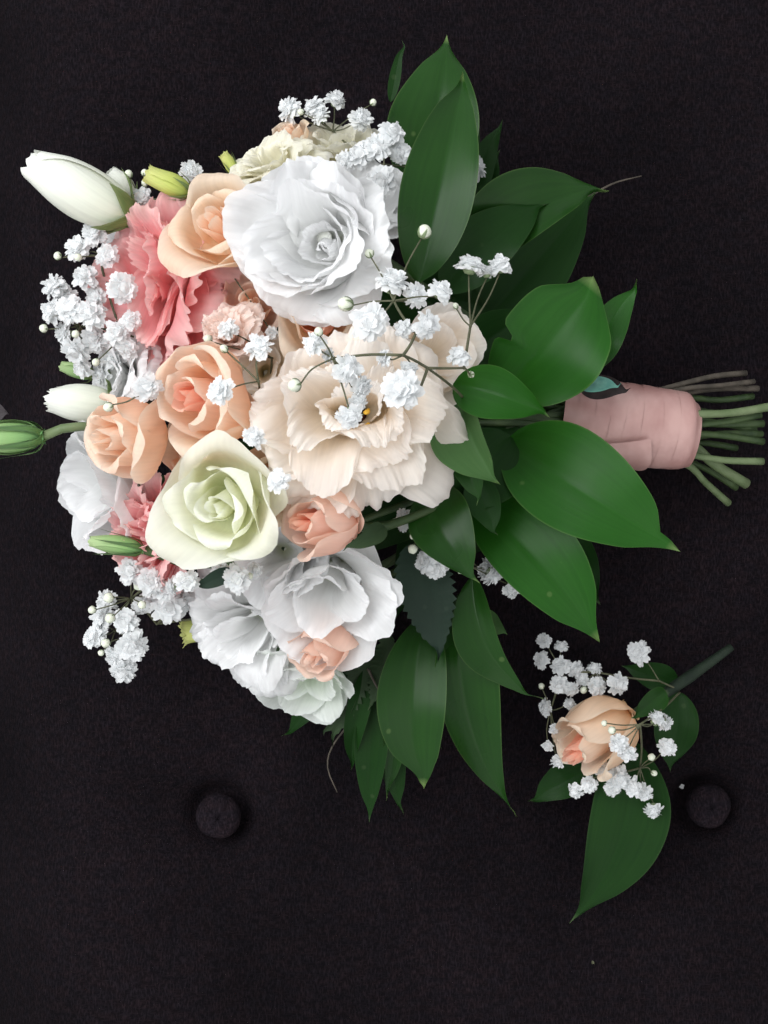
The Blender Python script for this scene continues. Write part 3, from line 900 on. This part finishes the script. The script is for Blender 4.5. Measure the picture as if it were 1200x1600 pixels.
ruffled(bouquet, 'white_lisianthus', P(580, 330, 0.095), (0.25, 0.35, 0.85), R_(70, 0.095), 'white lisianthus partly hidden by the long front leaf', 'white', CUP, spin=0.4, seed=72, ruf=0.05, rf=5, serr=0.012)
rose(bouquet, 'rose', P(500, 492, 0.122), (-0.1, 0.1, 1), R_(76, 0.122), 'peach rose squeezed between the biggest white and cream blooms', ('peachheart', 'palepeach'), spin=1.2, n=11, op=0.7, seed=75, tall=1.0)
ruffled(bouquet, 'cream_lisianthus', P(668, 560, 0.108), (0.45, 0.1, 0.85), R_(78, 0.108), 'cream bloom beside the leaves behind white florets', 'cream', CUP, spin=0.3, seed=78, ruf=0.04, rf=4, serr=0.010)
ruffled(bouquet, 'cream_lisianthus', P(362, 522, 0.108), (-0.2, 0.2, 1), R_(48, 0.104), 'small blush-cream frilled bloom between pink carnation and peach rose', 'blushcream', PUFF, spin=0.3, seed=81, ruf=0.09, rf=7, serr=0.03)
rose(bouquet, 'rose', P(425, 752, 0.122), (0.0, -0.1, 1), R_(66, 0.122), 'pale peach rose deep between greenish-white rose and cream lisianthus', ('peach', 'palepeach'), spin=2.2, n=10, op=0.6, seed=84, tall=1.0)

ruffled(bouquet, 'white_lisianthus', P(440, 868, 0.092), (-0.1, -0.2, 1), R_(72, 0.092), 'white bloom glimpsed between greenish-white rose and folded white bloom', 'white', CUP, spin=0.5, seed=86, ruf=0.05, rf=5, serr=0.012)
rose(bouquet, 'rose', P(300, 715, 0.098), (-0.3, 0.0, 1), R_(62, 0.098), 'peach rose deep between the two coral-hearted and edge peach roses', ('peach', 'peach'), spin=1.0, n=9, op=0.6, seed=87, tall=1.0)
rose(bouquet, 'rose', P(392, 480, 0.100), (-0.1, 0.1, 1), R_(60, 0.10), 'peach rose in shade right of the large pink carnation', ('peach', 'blush'), spin=1.7, n=9, op=0.6, seed=88, tall=1.0)

ruffled(bouquet, 'cream_lisianthus', P(412, 580, 0.094), (-0.1, 0.0, 1), R_(58, 0.094), 'cream bloom in shade between coral-hearted rose and large cream lisianthus', 'cream', CUP, spin=0.5, seed=89, ruf=0.05, rf=5, serr=0.012)

# --- sepals seen on the blush rosebuds
leaf(bouquet, 600, 822, 0.118, 535, 862, 0.135, 15, 17, bend=4, fold=0.2, mat='fern', seed=90, arch=0.003, name='sepal', label='green sepal hugging the blush rosebud')
leaf(bouquet, 575, 1010, 0.060, 530, 1050, 0.070, 12, 14, fold=0.2, mat='leafback', seed=91, arch=0.003, name='sepal')
leaf(bouquet, 455, 1000, 0.070, 428, 1022, 0.072, 7, 8, fold=0.2, mat='fern', seed=92, name='sepal')

# --- buds
bud(bouquet, 'lisianthus_bud', P(212, 342, 0.085), P(45, 255, 0.095), R_(45, 0.09), 'big white furled bud pointing away at the top corner', 'budpetal', 'budsepal', seed=3, n=5, open_=0.10, sepal_len=0.30, serr=0.03)
bud(bouquet, 'lisianthus_bud', P(205, 318, 0.072), P(170, 268, 0.080), R_(24, 0.076), 'small white bud pressed against the big furled bud', 'budpetal', 'budsepal', seed=4, n=3, open_=0.1, sepal_len=0.35)
bud(bouquet, 'lisianthus_bud', P(185, 632, 0.070), P(76, 625, 0.072), R_(31, 0.07), 'pointed white bud sticking out above the green bud', 'budpetal', 'budsepal', seed=6, n=4, open_=0.25, sepal_len=0.2, serr=0.05)
bud(bouquet, 'green_bud', P(70, 682, 0.090), P(-45, 688, 0.090), R_(28, 0.09), 'closed green bud on a long stalk cut by the photo edge', 'greenbud', 'sepal', seed=7, n=4, open_=0.0, sepal_len=0.95, sepal_w=0.12, sepal_flare=0.8,
    stem_mat='stempale', stem_pts=[P(70, 681, 0.090), P(100, 669, 0.092), P(150, 667, 0.088), P(260, 680, 0.06), P(600, 660, 0.05)], stem_rad=0.0014)
bud(bouquet, 'green_bud', P(225, 858, 0.088), P(140, 846, 0.090), R_(16, 0.07), 'small green bud beside the small pink carnation', 'greenbud', 'sepal', seed=9, n=3, open_=0.15, sepal_len=0.9, sepal_w=0.12)
bud(bouquet, 'green_bud', P(150, 588, 0.05), P(94, 572, 0.052), R_(13, 0.05), 'dull green bud behind the leftmost florets', 'greenbud', 'budsepal', seed=10, n=3, open_=0.3, sepal_len=0.4)
bud(bouquet, 'lime_bud', P(300, 302, 0.095), P(228, 272, 0.098), R_(19, 0.095), 'lime-yellow bud between white bud and pale peach rose', 'limebud', 'budsepal', seed=12, n=3, open_=0.8, sepal_len=0.45, sepal_w=0.12)
bud(bouquet, 'lime_bud', P(374, 278, 0.08), P(348, 240, 0.085), R_(11, 0.08), 'tiny lime bud left of the ivory lisianthus', 'limebud', 'budsepal', seed=13, n=3, open_=0.8, sepal_len=0.9, sepal_w=0.1)
bud(bouquet, 'lime_bud', P(345, 978, 0.040), P(284, 990, 0.045), R_(22, 0.045), 'lime-yellow bud poking out beneath the lower white bloom', 'limebud', 'limebud', seed=16, n=3, open_=1.1, sepal_len=0.4, serr=0.07)
leaf(bouquet, -40, 640, 0.06, 16, 648, 0.06, 22, 22, mat='mauve', name='bract', label='dull mauve bract behind the green bud')

# --- leaves (base px, tip px, half widths px)
leaf(bouquet, 655, 300, 0.055, 698, 55, 0.060, 70, 68, bend=-6, fold=0.10, mat='leaf', seed=1, arch=0.012, label='upright glossy leaf, topmost of the bouquet')
leaf(bouquet, 655, 442, 0.115, 723, 112, 0.100, 58, 54, bend=-2, fold=0.18, mat='leaf', seed=2, arch=0.010, shape=1.05, label='long front leaf beside the biggest white bloom')
leaf(bouquet, 705, 425, 0.085, 952, 298, 0.070, 66, 40, bend=26, fold=0.15, mat='leaf', seed=3, arch=0.010, roll=0.1, label='dark leaf with bent pink tip')
leaf(bouquet, 690, 455, 0.092, 858, 318, 0.085, 48, 45, bend=10, fold=0.10, mat='leafdark', seed=4, arch=0.008)
leaf(bouquet, 735, 520, 0.060, 935, 295, 0.055, 55, 62, bend=-4, fold=0.08, mat='leafdark', seed=5)
leaf(bouquet, 720, 560, 0.085, 835, 480, 0.080, 38, 42, fold=0.15, mat='leafdark', seed=6)
leaf(bouquet, 768, 618, 0.078, 926, 432, 0.104, 72, 92, bend=-12, fold=0.06, mat='leafbright', seed=7, arch=0.010, shape=1.15, te=0.6, notch=(0.42, 1, 0.42), label='broad bright green leaf with a notched edge')
leaf(bouquet, 905, 580, 0.075, 995, 436, 0.085, 30, 34, fold=0.12, mat='leafbright', seed=8, label='small leaf tip behind the notched leaf')
leaf(bouquet, 708, 600, 0.122, 860, 653, 0.128, 38, 44, bend=4, fold=0.22, mat='leafbright', seed=9, arch=0.008, label='teardrop leaf next to the cream lisianthus')
leaf(bouquet, 722, 628, 0.116, 782, 757, 0.122, 30, 54, bend=-6, fold=0.42, roll=0.30, te=0.95, mat='leafback', seed=10, arch=0.006, label='curled pale leaf touching the cream lisianthus')
leaf(bouquet, 790, 690, 0.078, 1063, 863, 0.100, 78, 76, bend=-4, fold=0.14, wave=0.14, te=1.05, mat='leafbright', seed=11, arch=0.014, tipcurl=0.03, notch=(0.88, 1, 0.5), label='largest leaf, pointing down beside the ribbon')
leaf(bouquet, 735, 775, 0.062, 937, 1004, 0.072, 66, 58, bend=10, fold=0.12, wave=0.14, te=0.95, mat='leafbright', seed=12, arch=0.014, label='glossy leaf with a pale shine below the largest leaf')
leaf(bouquet, 850, 820, 0.058, 938, 945, 0.055, 44, 44, fold=0.15, mat='leafdark', seed=13)
leaf(bouquet, 668, 762, 0.088, 750, 911, 0.098, 52, 46, bend=-14, fold=0.12, mat='leaf', seed=14, arch=0.008)
leaf(bouquet, 738, 745, 0.096, 779, 837, 0.094, 26, 28, fold=0.2, mat='leafdark', seed=15)
leaf(bouquet, 640, 850, 0.078, 684, 1035, 0.072, 50, 44, bend=6, fold=0.10, mat='roseleaf', seed=16, serr=0.16, name='rose_leaf', label='bluish dark saw-edged leaf below the dome')
leaf(bouquet, 668, 960, 0.055, 662, 1231, 0.052, 50, 54, bend=-22, fold=0.20, mat='leaf', seed=17, arch=0.012, te=0.85, wave=0.2)
leaf(bouquet, 715, 930, 0.060, 806, 1273, 0.030, 56, 40, bend=-34, fold=0.20, wave=0.2, mat='leaf', seed=18, arch=0.010, shape=0.95, te=1.5)
leaf(bouquet, 738, 900, 0.066, 849, 1091, 0.058, 22, 46, bend=-36, fold=0.16, mat='leaf', seed=19, arch=0.006, te=1.5)
leaf(bouquet, 745, 960, 0.050, 793, 992, 0.056, 18, 20, fold=0.2, mat='leafback', seed=20)
leaf(bouquet, 590, 1060, 0.042, 577, 1286, 0.022, 26, 26, bend=-4, fold=0.12, mat='leafdark', seed=21, arch=0.006)
leaf(bouquet, 600, 1100, 0.032, 631, 1271, 0.018, 26, 22, bend=-6, fold=0.12, mat='leafdark', seed=22)
leaf(bouquet, 590, 1010, 0.055, 520, 1168, 0.040, 22, 26, bend=-6, fold=0.15, mat='fern', seed=23, serr=0.35, name='rose_leaf')
leaf(bouquet, 610, 990, 0.060, 575, 1110, 0.050, 20, 24, bend=4, fold=0.15, mat='fern', seed=24, serr=0.35, name='rose_leaf')
leaf(bouquet, 545, 1040, 0.030, 440, 1150, 0.012, 22, 24, fold=0.12, mat='leafdark', seed=25)
leaf(bouquet, 440, 1040, 0.030, 378, 1066, 0.026, 16, 16, fold=0.12, mat='leaf', seed=26)
leaf(bouquet, 368, 890, 0.118, 300, 922, 0.112, 13, 13, fold=0.15, mat='roseleaf', seed=27)
leaf(bouquet, 738, 320, 0.040, 786, 186, 0.045, 20, 22, bend=8, fold=0.12, mat='leafdark', seed=28)
leaf(bouquet, 725, 350, 0.035, 782, 232, 0.035, 26, 26, fold=0.12, mat='leafdark', seed=29)
leaf(bouquet, 610, 160, 0.030, 628, 62, 0.030, 9, 9, fold=0.12, mat='leafdark', seed=30)
leaf(bouquet, 700, 330, 0.040, 738, 130, 0.040, 34, 34, fold=0.12, mat='leafdark', seed=31)
leaf(bouquet, 900, 600, 0.100, 972, 598, 0.096, 11, 14, fold=0.2, mat='teal', seed=32, name='bract', label='small teal bract tucked into the ribbon')
leaf(bouquet, 905, 608, 0.088, 986, 606, 0.088, 22, 17, fold=0.1, mat='bractshade', seed=33, name='bract')  # dark blade standing in for the shade under the teal bract
# narrow overlapping leaves hanging below the dome
for i, q in enumerate([(585, 1030, 0.050, 548, 1205, 0.028, 17, 19, 'leafdark'), (615, 1020, 0.048, 604, 1250, 0.020, 20, 20, 'leaf'), (640, 1000, 0.046, 690, 1170, 0.030, 26, 24, 'leafdark'),
                       (560, 1040, 0.046, 505, 1150, 0.030, 13, 15, 'fern'), (700, 1000, 0.050, 735, 1180, 0.030, 26, 26, 'leafdark'), (700, 690, 0.112, 745, 790, 0.112, 26, 24, 'leaf')]):
    leaf(bouquet, *q[:8], fold=0.28, wave=0.25, bend=(-8, 8)[i % 2], mat=q[8], seed=130 + i, arch=0.006)
# leaves inside the dome
inner = [(760, 640, 0.06, 560, 420, 0.08), (760, 660, 0.06, 470, 560, 0.085), (760, 680, 0.06, 440, 720, 0.085), (750, 700, 0.05, 520, 880, 0.07), (740, 700, 0.04, 610, 980, 0.05), (740, 640, 0.05, 640, 300, 0.06),
         (800, 650, 0.07, 640, 820, 0.085), (700, 650, 0.05, 330, 480, 0.06), (700, 680, 0.05, 300, 720, 0.06), (820, 620, 0.06, 700, 460, 0.075), (830, 690, 0.05, 700, 890, 0.055), (800, 680, 0.08, 700, 820, 0.09)]
for i, q in enumerate(inner):
    leaf(bouquet, *q, 58, 58, fold=0.12, mat='leafdark', seed=50 + i, arch=0.006)

# --- ribbon handle: overlapping turns of pink ribbon round the stems
HA, HB = P(868, 650, 0.056), P(1080, 676, 0.050)
hd = (HB - HA).normalized()
hz = Vector((0, 0, 1)); hz = (hz - hd * hz.dot(hd)).normalized()
hy = hz.cross(hd)
HL = (HB - HA).length
ribbon = empty('ribbon_wrap', bouquet, HA)
tag(ribbon, 'dusty pink ribbon wound round the stems')
rgr = random.Random(12)
facet = [rgr.uniform(-1, 1) for _ in range(11)]


def section(th):
    # uneven, faceted bundle of stems under the ribbon
    k = th / (2 * math.pi) * 11
    i = int(math.floor(k)) % 11
    f = k - math.floor(k)
    return facet[i] * (1 - f) + facet[(i + 1) % 11] * f


nb = 8
for k in range(nb):
    t0 = k / nb - (0.05 if k else 0.0)
    t1 = (k + 1) / nb + 0.02 + rgr.uniform(-0.01, 0.015)
    if k == nb - 1: t1 = 1.0
    ns, nl = 64, 9
    V = []
    skew = rgr.uniform(-0.03, 0.03) * (1 if k < nb - 2 else 0.15)
    ph = rgr.uniform(0, 6)
    for j in range(nl):
        f = j / (nl - 1)
        for i in range(ns):
            th = 2 * math.pi * i / ns
            t = t0 + (t1 - t0) * f + skew * math.sin(th + ph) * (0 if k in (0,) and j == 0 else 1) * (0.35 if k == nb - 1 else 1)
            r = 0.0165 + 0.0012 * math.sin(math.pi * t) + 0.0008 * section(th)
            r += 0.00004 * (k % 2) + 0.00018 * (1 - f) + 0.00016 * math.sin(5 * th + 7 * f + ph) * math.sin(math.pi * f)
            if k == nb - 1:
                r *= 1 - 0.22 * smooth01((f - 0.55) / 0.45) * (0.6 + 0.4 * math.cos(th - 0.8))
            p = hd * (t * HL) + hy * (r * 1.06 * math.cos(th)) + hz * (r * math.sin(th))
            V.append(p)
    obj('ribbon_turn', mesh_from('ribbon_turn', V, grid_faces(ns, nl, 0, True), [MAT['ribbon']]), ribbon)
# loose tucked end of the ribbon on the lower side
V = []
for j in range(15):
    f = j / 14
    for i in range(9):
        g = i / 8
        th = 0.25 + 1.15 * g * (0.55 + 0.45 * f)
        th = math.pi - th + math.pi * 0.0
        r = 0.0195 + 0.0006 * math.sin(6 * f + 3 * g)
        t = 0.02 + 0.62 * f + 0.03 * math.sin(4 * g)
        V.append(hd * (t * HL) + hy * (r * 1.06 * math.cos(th + 0.15)) + hz * (r * math.sin(th + 0.15)))
obj('ribbon_tail', mesh_from('ribbon_tail', V, grid_faces(9, 15), [MAT['ribbon']]), ribbon)

# --- cut stems leaving the ribbon
STEMS = [  # y at ribbon, end x, end y, z start, z end, radius px, material
    (600, 1165, 583, 0.050, 0.034, 4.5, 'stembrown'), (608, 1178, 596, 0.052, 0.036, 4, 'stembrown'), (615, 1184, 607, 0.048, 0.030, 4.5, 'stembrown'), (622, 1176, 619, 0.044, 0.028, 5, 'stem'),
    (648, 1212, 634, 0.062, 0.052, 6.5, 'stempale'), (664, 1188, 648, 0.058, 0.048, 5.5, 'stem'), (660, 1192, 662, 0.052, 0.040, 5.5, 'stem'), (676, 1192, 690, 0.056, 0.038, 5.5, 'stem'),
    (684, 1190, 678, 0.046, 0.026, 5, 'stem'), (690, 1150, 700, 0.044, 0.022, 5, 'stem'), (708, 1192, 721, 0.052, 0.044, 5.5, 'stempale'), (688, 1166, 756, 0.048, 0.028, 8, 'stempale'),
    (722, 1138, 786, 0.046, 0.020, 5.5, 'stempale'), (718, 1150, 762, 0.040, 0.016, 5, 'stem'), (655, 1180, 672, 0.040, 0.022, 5, 'stem'), (640, 1170, 642, 0.036, 0.018, 5, 'stem')]
for i, (y0, x1, y1, z0, z1, rp, mt) in enumerate(STEMS):
    rr = random.Random(100 + i)
    a = P(960, 0.55 * y0 + 0.45 * 665, z0)
    m0 = P(1066, y0, z0)
    m1 = P((1066 + x1) / 2, (y0 + y1) / 2 + rr.uniform(-5, 5), (z0 + z1) / 2 + 0.001)
    e = P(x1, y1, z1)
    r = rp * S(z1)
    tubes('stem', [([tuple(a), tuple(m0), tuple(m1), tuple(e)], [r * 0.95, r, r * 0.92, r * 1.05], 0, 1)], [MAT[mt], MAT['stemcut'] if mt != 'stembrown' else MAT['stembrown']], bouquet, 12)
# leaf-stalk bundle between dome and ribbon
for i in range(14):
    rr = random.Random(200 + i)
    a = 2 * math.pi * i / 14
    q = HA + hd * 0.01 + hy * 0.011 * math.cos(a) + hz * 0.011 * math.sin(a)
    e = P(720 + rr.uniform(-30, 30), 655 + 55 * math.cos(a), 0.062 + 0.018 * math.sin(a))
    tubes('stem', [([tuple(q), tuple(q.lerp(e, 0.5)), tuple(e)], 0.0016, 0, 0)], [MAT['stem']], bouquet, 7)
# trailing thin tendrils
for pts in ([(588, 1040, 0.05), (560, 1110, 0.04), (520, 1165, 0.02), (512, 1200, 0.012), (527, 1238, 0.010)], [(600, 1040, 0.06), (612, 1060, 0.058), (624, 1066, 0.055)], [(575, 1045, 0.058), (590, 1075, 0.055), (602, 1088, 0.052)],
            [(900, 320, 0.05), (955, 288, 0.045), (1002, 275, 0.042)]):
    tubes('tendril', [([tuple(P(*p)) for p in pts], [0.0007, 0.0005, 0.0003], 0, 0)], [MAT['stembrown']], bouquet, 6)

# --- sprays of small white florets
Z1 = 0.082
spray(bouquet, 'cluster of small white double florets at the left edge beside the pink carnation', P(300, 560, 0.07),
      [(190, 520, 0.080), (165, 440, 0.078), (125, 510, 0.075), (160, 400, 0.080)],
      [(148, 364, Z1, 46), (122, 388, Z1, 44), (132, 432, Z1 + .004, 48), (84, 446, Z1, 46), (82, 486, Z1, 48), (110, 482, Z1 + .006, 48), (143, 492, Z1 + .008, 52), (192, 450, Z1 + .014, 52),
       (168, 400, Z1 + .004, 40), (100, 520, Z1 - .004, 40), (128, 575, Z1 - .006, 38), (205, 500, Z1 + .012, 38), (183, 520, Z1 + .010, 48), (118, 548, Z1, 46), (146, 530, Z1, 44), (150, 462, Z1, 40), (178, 560, Z1 - .006, 46), (160, 585, Z1 - .01, 44), (200, 545, Z1 + .008, 36), (104, 462, Z1 - .004, 38)],
      [(90, 400, Z1, 17), (68, 513, Z1, 18), (118, 522, Z1 + .01, 17), (150, 566, Z1 + .01, 15), (122, 402, Z1 + .012, 16)], 1)
ZC = 0.182
spray(bouquet, 'airy spray of white florets floating over the large cream lisianthus', P(740, 640, 0.11),
      [(668, 575, 0.170), (630, 555, 0.180), (650, 520, 0.172), (655, 610, 0.172), (725, 575, 0.160), (520, 560, 0.180), (735, 510, 0.155), (615, 470, 0.165)],
      [(490, 536, ZC, 48), (545, 578, ZC, 52), (566, 606, ZC - .004, 40), (628, 608, ZC, 62), (578, 503, ZC - .006, 70), (613, 442, 0.160, 56), (650, 462, 0.158, 48), (690, 455, 0.164, 50), (668, 507, 0.174, 50),
       (630, 513, 0.172, 34), (548, 650, ZC, 50), (558, 628, ZC - .006, 36), (600, 560, ZC - .004, 34), (640, 575, ZC - .006, 32), (512, 555, ZC - .004, 30), (735, 415, 0.140, 54), (760, 425, 0.136, 34), (782, 414, 0.135, 44), (718, 556, 0.160, 38)],
      [(540, 475, 0.160, 28), (460, 602, ZC, 23), (663, 362, 0.145, 26), (736, 585, 0.150, 14), (577, 396, 0.155, 17), (712, 478, 0.150, 12), (498, 518, ZC + .004, 18)], 2)
spray(bouquet, 'scattered white florets between peach and greenish-white roses', P(415, 650, 0.06),
      [(404, 596, 0.150), (215, 618, 0.132), (399, 690, 0.140), (430, 758, 0.138), (425, 560, 0.100)],
      [(403, 541, 0.155, 50), (344, 610, 0.166, 46), (230, 605, 0.140, 46), (397, 684, 0.166, 38), (433, 751, 0.166, 46), (355, 515, 0.125, 36)],
      [(169, 636, 0.135, 18), (350, 545, 0.148, 16), (325, 530, 0.12, 18)], 3, star=True)
spray(bouquet, 'white florets rising above the ivory blooms at the top', P(560, 330, 0.07),
      [(585, 255, 0.088), (520, 205, 0.072), (600, 230, 0.095)],
      [(452, 172, 0.070, 42), (488, 166, 0.072, 44), (526, 157, 0.072, 38), (502, 182, 0.074, 34), (565, 186, 0.078, 42), (613, 205, 0.100, 46), (590, 232, 0.098, 46), (562, 240, 0.096, 48), (596, 284, 0.110, 58),
       (626, 238, 0.095, 40), (540, 252, 0.095, 40), (740, 262, 0.050, 48)],
      [(583, 160, 0.07, 14), (470, 175, 0.075, 14)], 4)
Z4 = 0.062
spray(bouquet, 'drooping cluster of white florets at the lower left corner of the dome', P(330, 965, 0.05),
      [(245, 975, 0.058), (205, 935, 0.060), (180, 985, 0.056), (200, 1000, 0.058)],
      [(203, 892, Z4 + .022, 50), (235, 908, Z4 + .024, 48), (255, 925, Z4 + .02, 40), (262, 950, Z4 + .008, 56), (228, 945, Z4, 44), (166, 940, Z4, 40), (158, 965, Z4, 44), (148, 995, Z4, 46), (195, 972, Z4 + .004, 46), (205, 1010, Z4 + .006, 54), (182, 1025, Z4, 38),
       (191, 1050, Z4, 46), (285, 940, Z4, 42), (250, 890, Z4 - .004, 44)],
      [(144, 953, Z4 + .008, 16), (170, 934, Z4 + .014, 20), (172, 966, Z4 + .012, 18), (158, 1020, Z4, 14), (222, 945, Z4 + .016, 16), (216, 915, Z4 + .014, 18), (165, 1005, Z4 + .010, 18)], 5)
spray(bouquet, 'white florets peeking from under the greenish-white rose', P(420, 900, 0.08),
      [(370, 900, 0.112), (300, 905, 0.108)],
      [(370, 905, 0.122, 50), (292, 908, 0.115, 40), (345, 892, 0.112, 34), (400, 890, 0.112, 30), (270, 915, 0.09, 34)],
      [(390, 900, 0.118, 14)], 6)
spray(bouquet, 'white florets half hidden among the leaves below the cream lisianthus', P(700, 760, 0.07),
      [(650, 830, 0.085), (700, 870, 0.080)],
      [(632, 812, 0.088, 44), (665, 878, 0.088, 46), (682, 888, 0.086, 40), (770, 898, 0.068, 46), (800, 920, 0.064, 38), (758, 890, 0.066, 38)],
      [(645, 858, 0.092, 20), (648, 822, 0.094, 16), (645, 838, 0.094, 14), (720, 892, 0.086, 12)], 7)
spray(bouquet, 'lone white florets around the lime bud at the top left', P(330, 330, 0.07),
      [(280, 310, 0.085), (225, 310, 0.080)],
      [(300, 270, 0.088, 42), (222, 308, 0.082, 34), (425, 520, 0.11, 22)],
      [(201, 272, 0.080, 15), (226, 270, 0.080, 14), (226, 286, 0.082, 14)], 8)

# ================================================================== THE BUTTONHOLE
bout = empty('boutonniere', None, (0, 0, 0))
tag(bout, 'small boutonniere with one peach rose, florets and taped stem lying beside the bouquet', 'boutonniere')
BIND = P(1062, 1080, 0.014)
rose(bout, 'rose', P(936, 1148, 0.036), (-0.74, -0.46, 0.50), R_(70, 0.036), 'peach rosebud with coral heart', ('peachheart', 'palepeach'), spin=0.5, n=12, op=0.35, seed=91, tall=2.0, lift=0.95, stem=False)
leaf(bout, 985, 1150, 0.016, 890, 1443, 0.010, 68, 54, bend=28, fold=0.06, mat='leafdark', seed=70, arch=0.006, shape=1.15, label='largest leaf, pointing down')
leaf(bout, 935, 1195, 0.014, 825, 1251, 0.010, 28, 34, bend=-4, fold=0.12, mat='leafdark', seed=71, arch=0.003)
leaf(bout, 1060, 1080, 0.016, 1047, 1207, 0.010, 30, 38, fold=0.14, mat='leafdark', seed=72, arch=0.004)
leaf(bout, 1060, 1070, 0.012, 970, 1040, 0.010, 20, 24, fold=0.12, mat='leafdark', seed=73, arch=0.003)
leaf(bout, 1040, 1082, 0.036, 985, 1122, 0.052, 17, 19, fold=0.2, mat='leaf', seed=74, name='sepal')
pts = [P(970, 1130, 0.030), P(1015, 1100, 0.026), P(1050, 1076, 0.020), P(1095, 1045, 0.014), P(1143, 1011, 0.012)]
tubes('taped_stem', [([tuple(p) for p in pts[1:]], [0.0018, 0.0027, 0.0029, 0.0024, 0.0019], 0, 0)], [MAT['tape']], bout, 14)
tubes('stem', [([tuple(pts[0]), tuple(pts[1]), tuple(pts[2])], 0.0024, 0, 0)], [MAT['fern']], bout, 10)
spray(bout, 'white florets above the boutonniere rose', P(1060, 1078, 0.020),
      [(1030, 1064, 0.028), (930, 1050, 0.026), (880, 1050, 0.024), (860, 1110, 0.022)],
      [(850, 1001, 0.022, 24), (877, 1009, 0.022, 26), (846, 1031, 0.024, 32), (876, 1040, 0.026, 36), (900, 1046, 0.026, 32), (929, 1044, 0.024, 30), (874, 1070, 0.028, 32), (893, 1076, 0.028, 30), (932, 1074, 0.030, 32), (966, 1069, 0.034, 38),
       (997, 1021, 0.030, 42), (853, 1106, 0.022, 32), (866, 1139, 0.030, 20), (856, 1166, 0.026, 22), (872, 1190, 0.026, 28), (890, 1100, 0.024, 24), (910, 1060, 0.024, 26)],
      [(846, 1072, 0.022, 12), (912, 1078, 0.026, 14)], 21, twig_r=0.0003)
spray(bout, 'white florets across and below the boutonniere rose', P(1062, 1082, 0.022),
      [(1000, 1132, 0.062), (1000, 1200, 0.030), (950, 1210, 0.030)],
      [(1026, 1124, 0.052, 36), (1040, 1130, 0.048, 26), (1043, 1166, 0.044, 36), (966, 1163, 0.062, 36), (980, 1180, 0.060, 36), (942, 1203, 0.036, 32), (966, 1216, 0.036, 40), (960, 1232, 0.032, 30), (990, 1230, 0.036, 38), (1006, 1238, 0.032, 34),
       (1021, 1265, 0.026, 36), (898, 1236, 0.024, 32), (920, 1226, 0.026, 30)],
      [(956, 1141, 0.062, 15), (944, 1130, 0.062, 12), (1018, 1183, 0.046, 15), (1022, 1208, 0.03, 12)], 22, twig_r=0.0003)

# ================================================================== fallen specks on the cushion
for (x, y, d, lab) in ((1082, 1244, 8, 'tiny white fallen petal next to the cushion button near the boutonniere'), (930, 1512, 4.5, 'tiny pale crumb lying alone on the cushion below the boutonniere leaf')):
    c = P(x, y)
    z0 = float(cushion_z(np.array(c.x), np.array(c.y)))
    r = d * 0.5 * MPP
    V = []
    for j in range(4):
        for i in range(5):
            u, v = -1 + i / 2, -1 + j / 1.5
            V.append((r * u * (1 - 0.3 * v * v), r * v * 0.8, 0.0012 + 0.0006 * (u * u - v)))
    o = obj('fallen_petal', mesh_from('fallen_petal', V, grid_faces(5, 4), [MAT['floret'] if d > 6 else MAT['twig']], None, [(0.5, 1)] * 20))
    o.location = (c.x, c.y, z0)
    o.rotation_euler = (0, 0, x)
    tag(o, lab, 'petal')
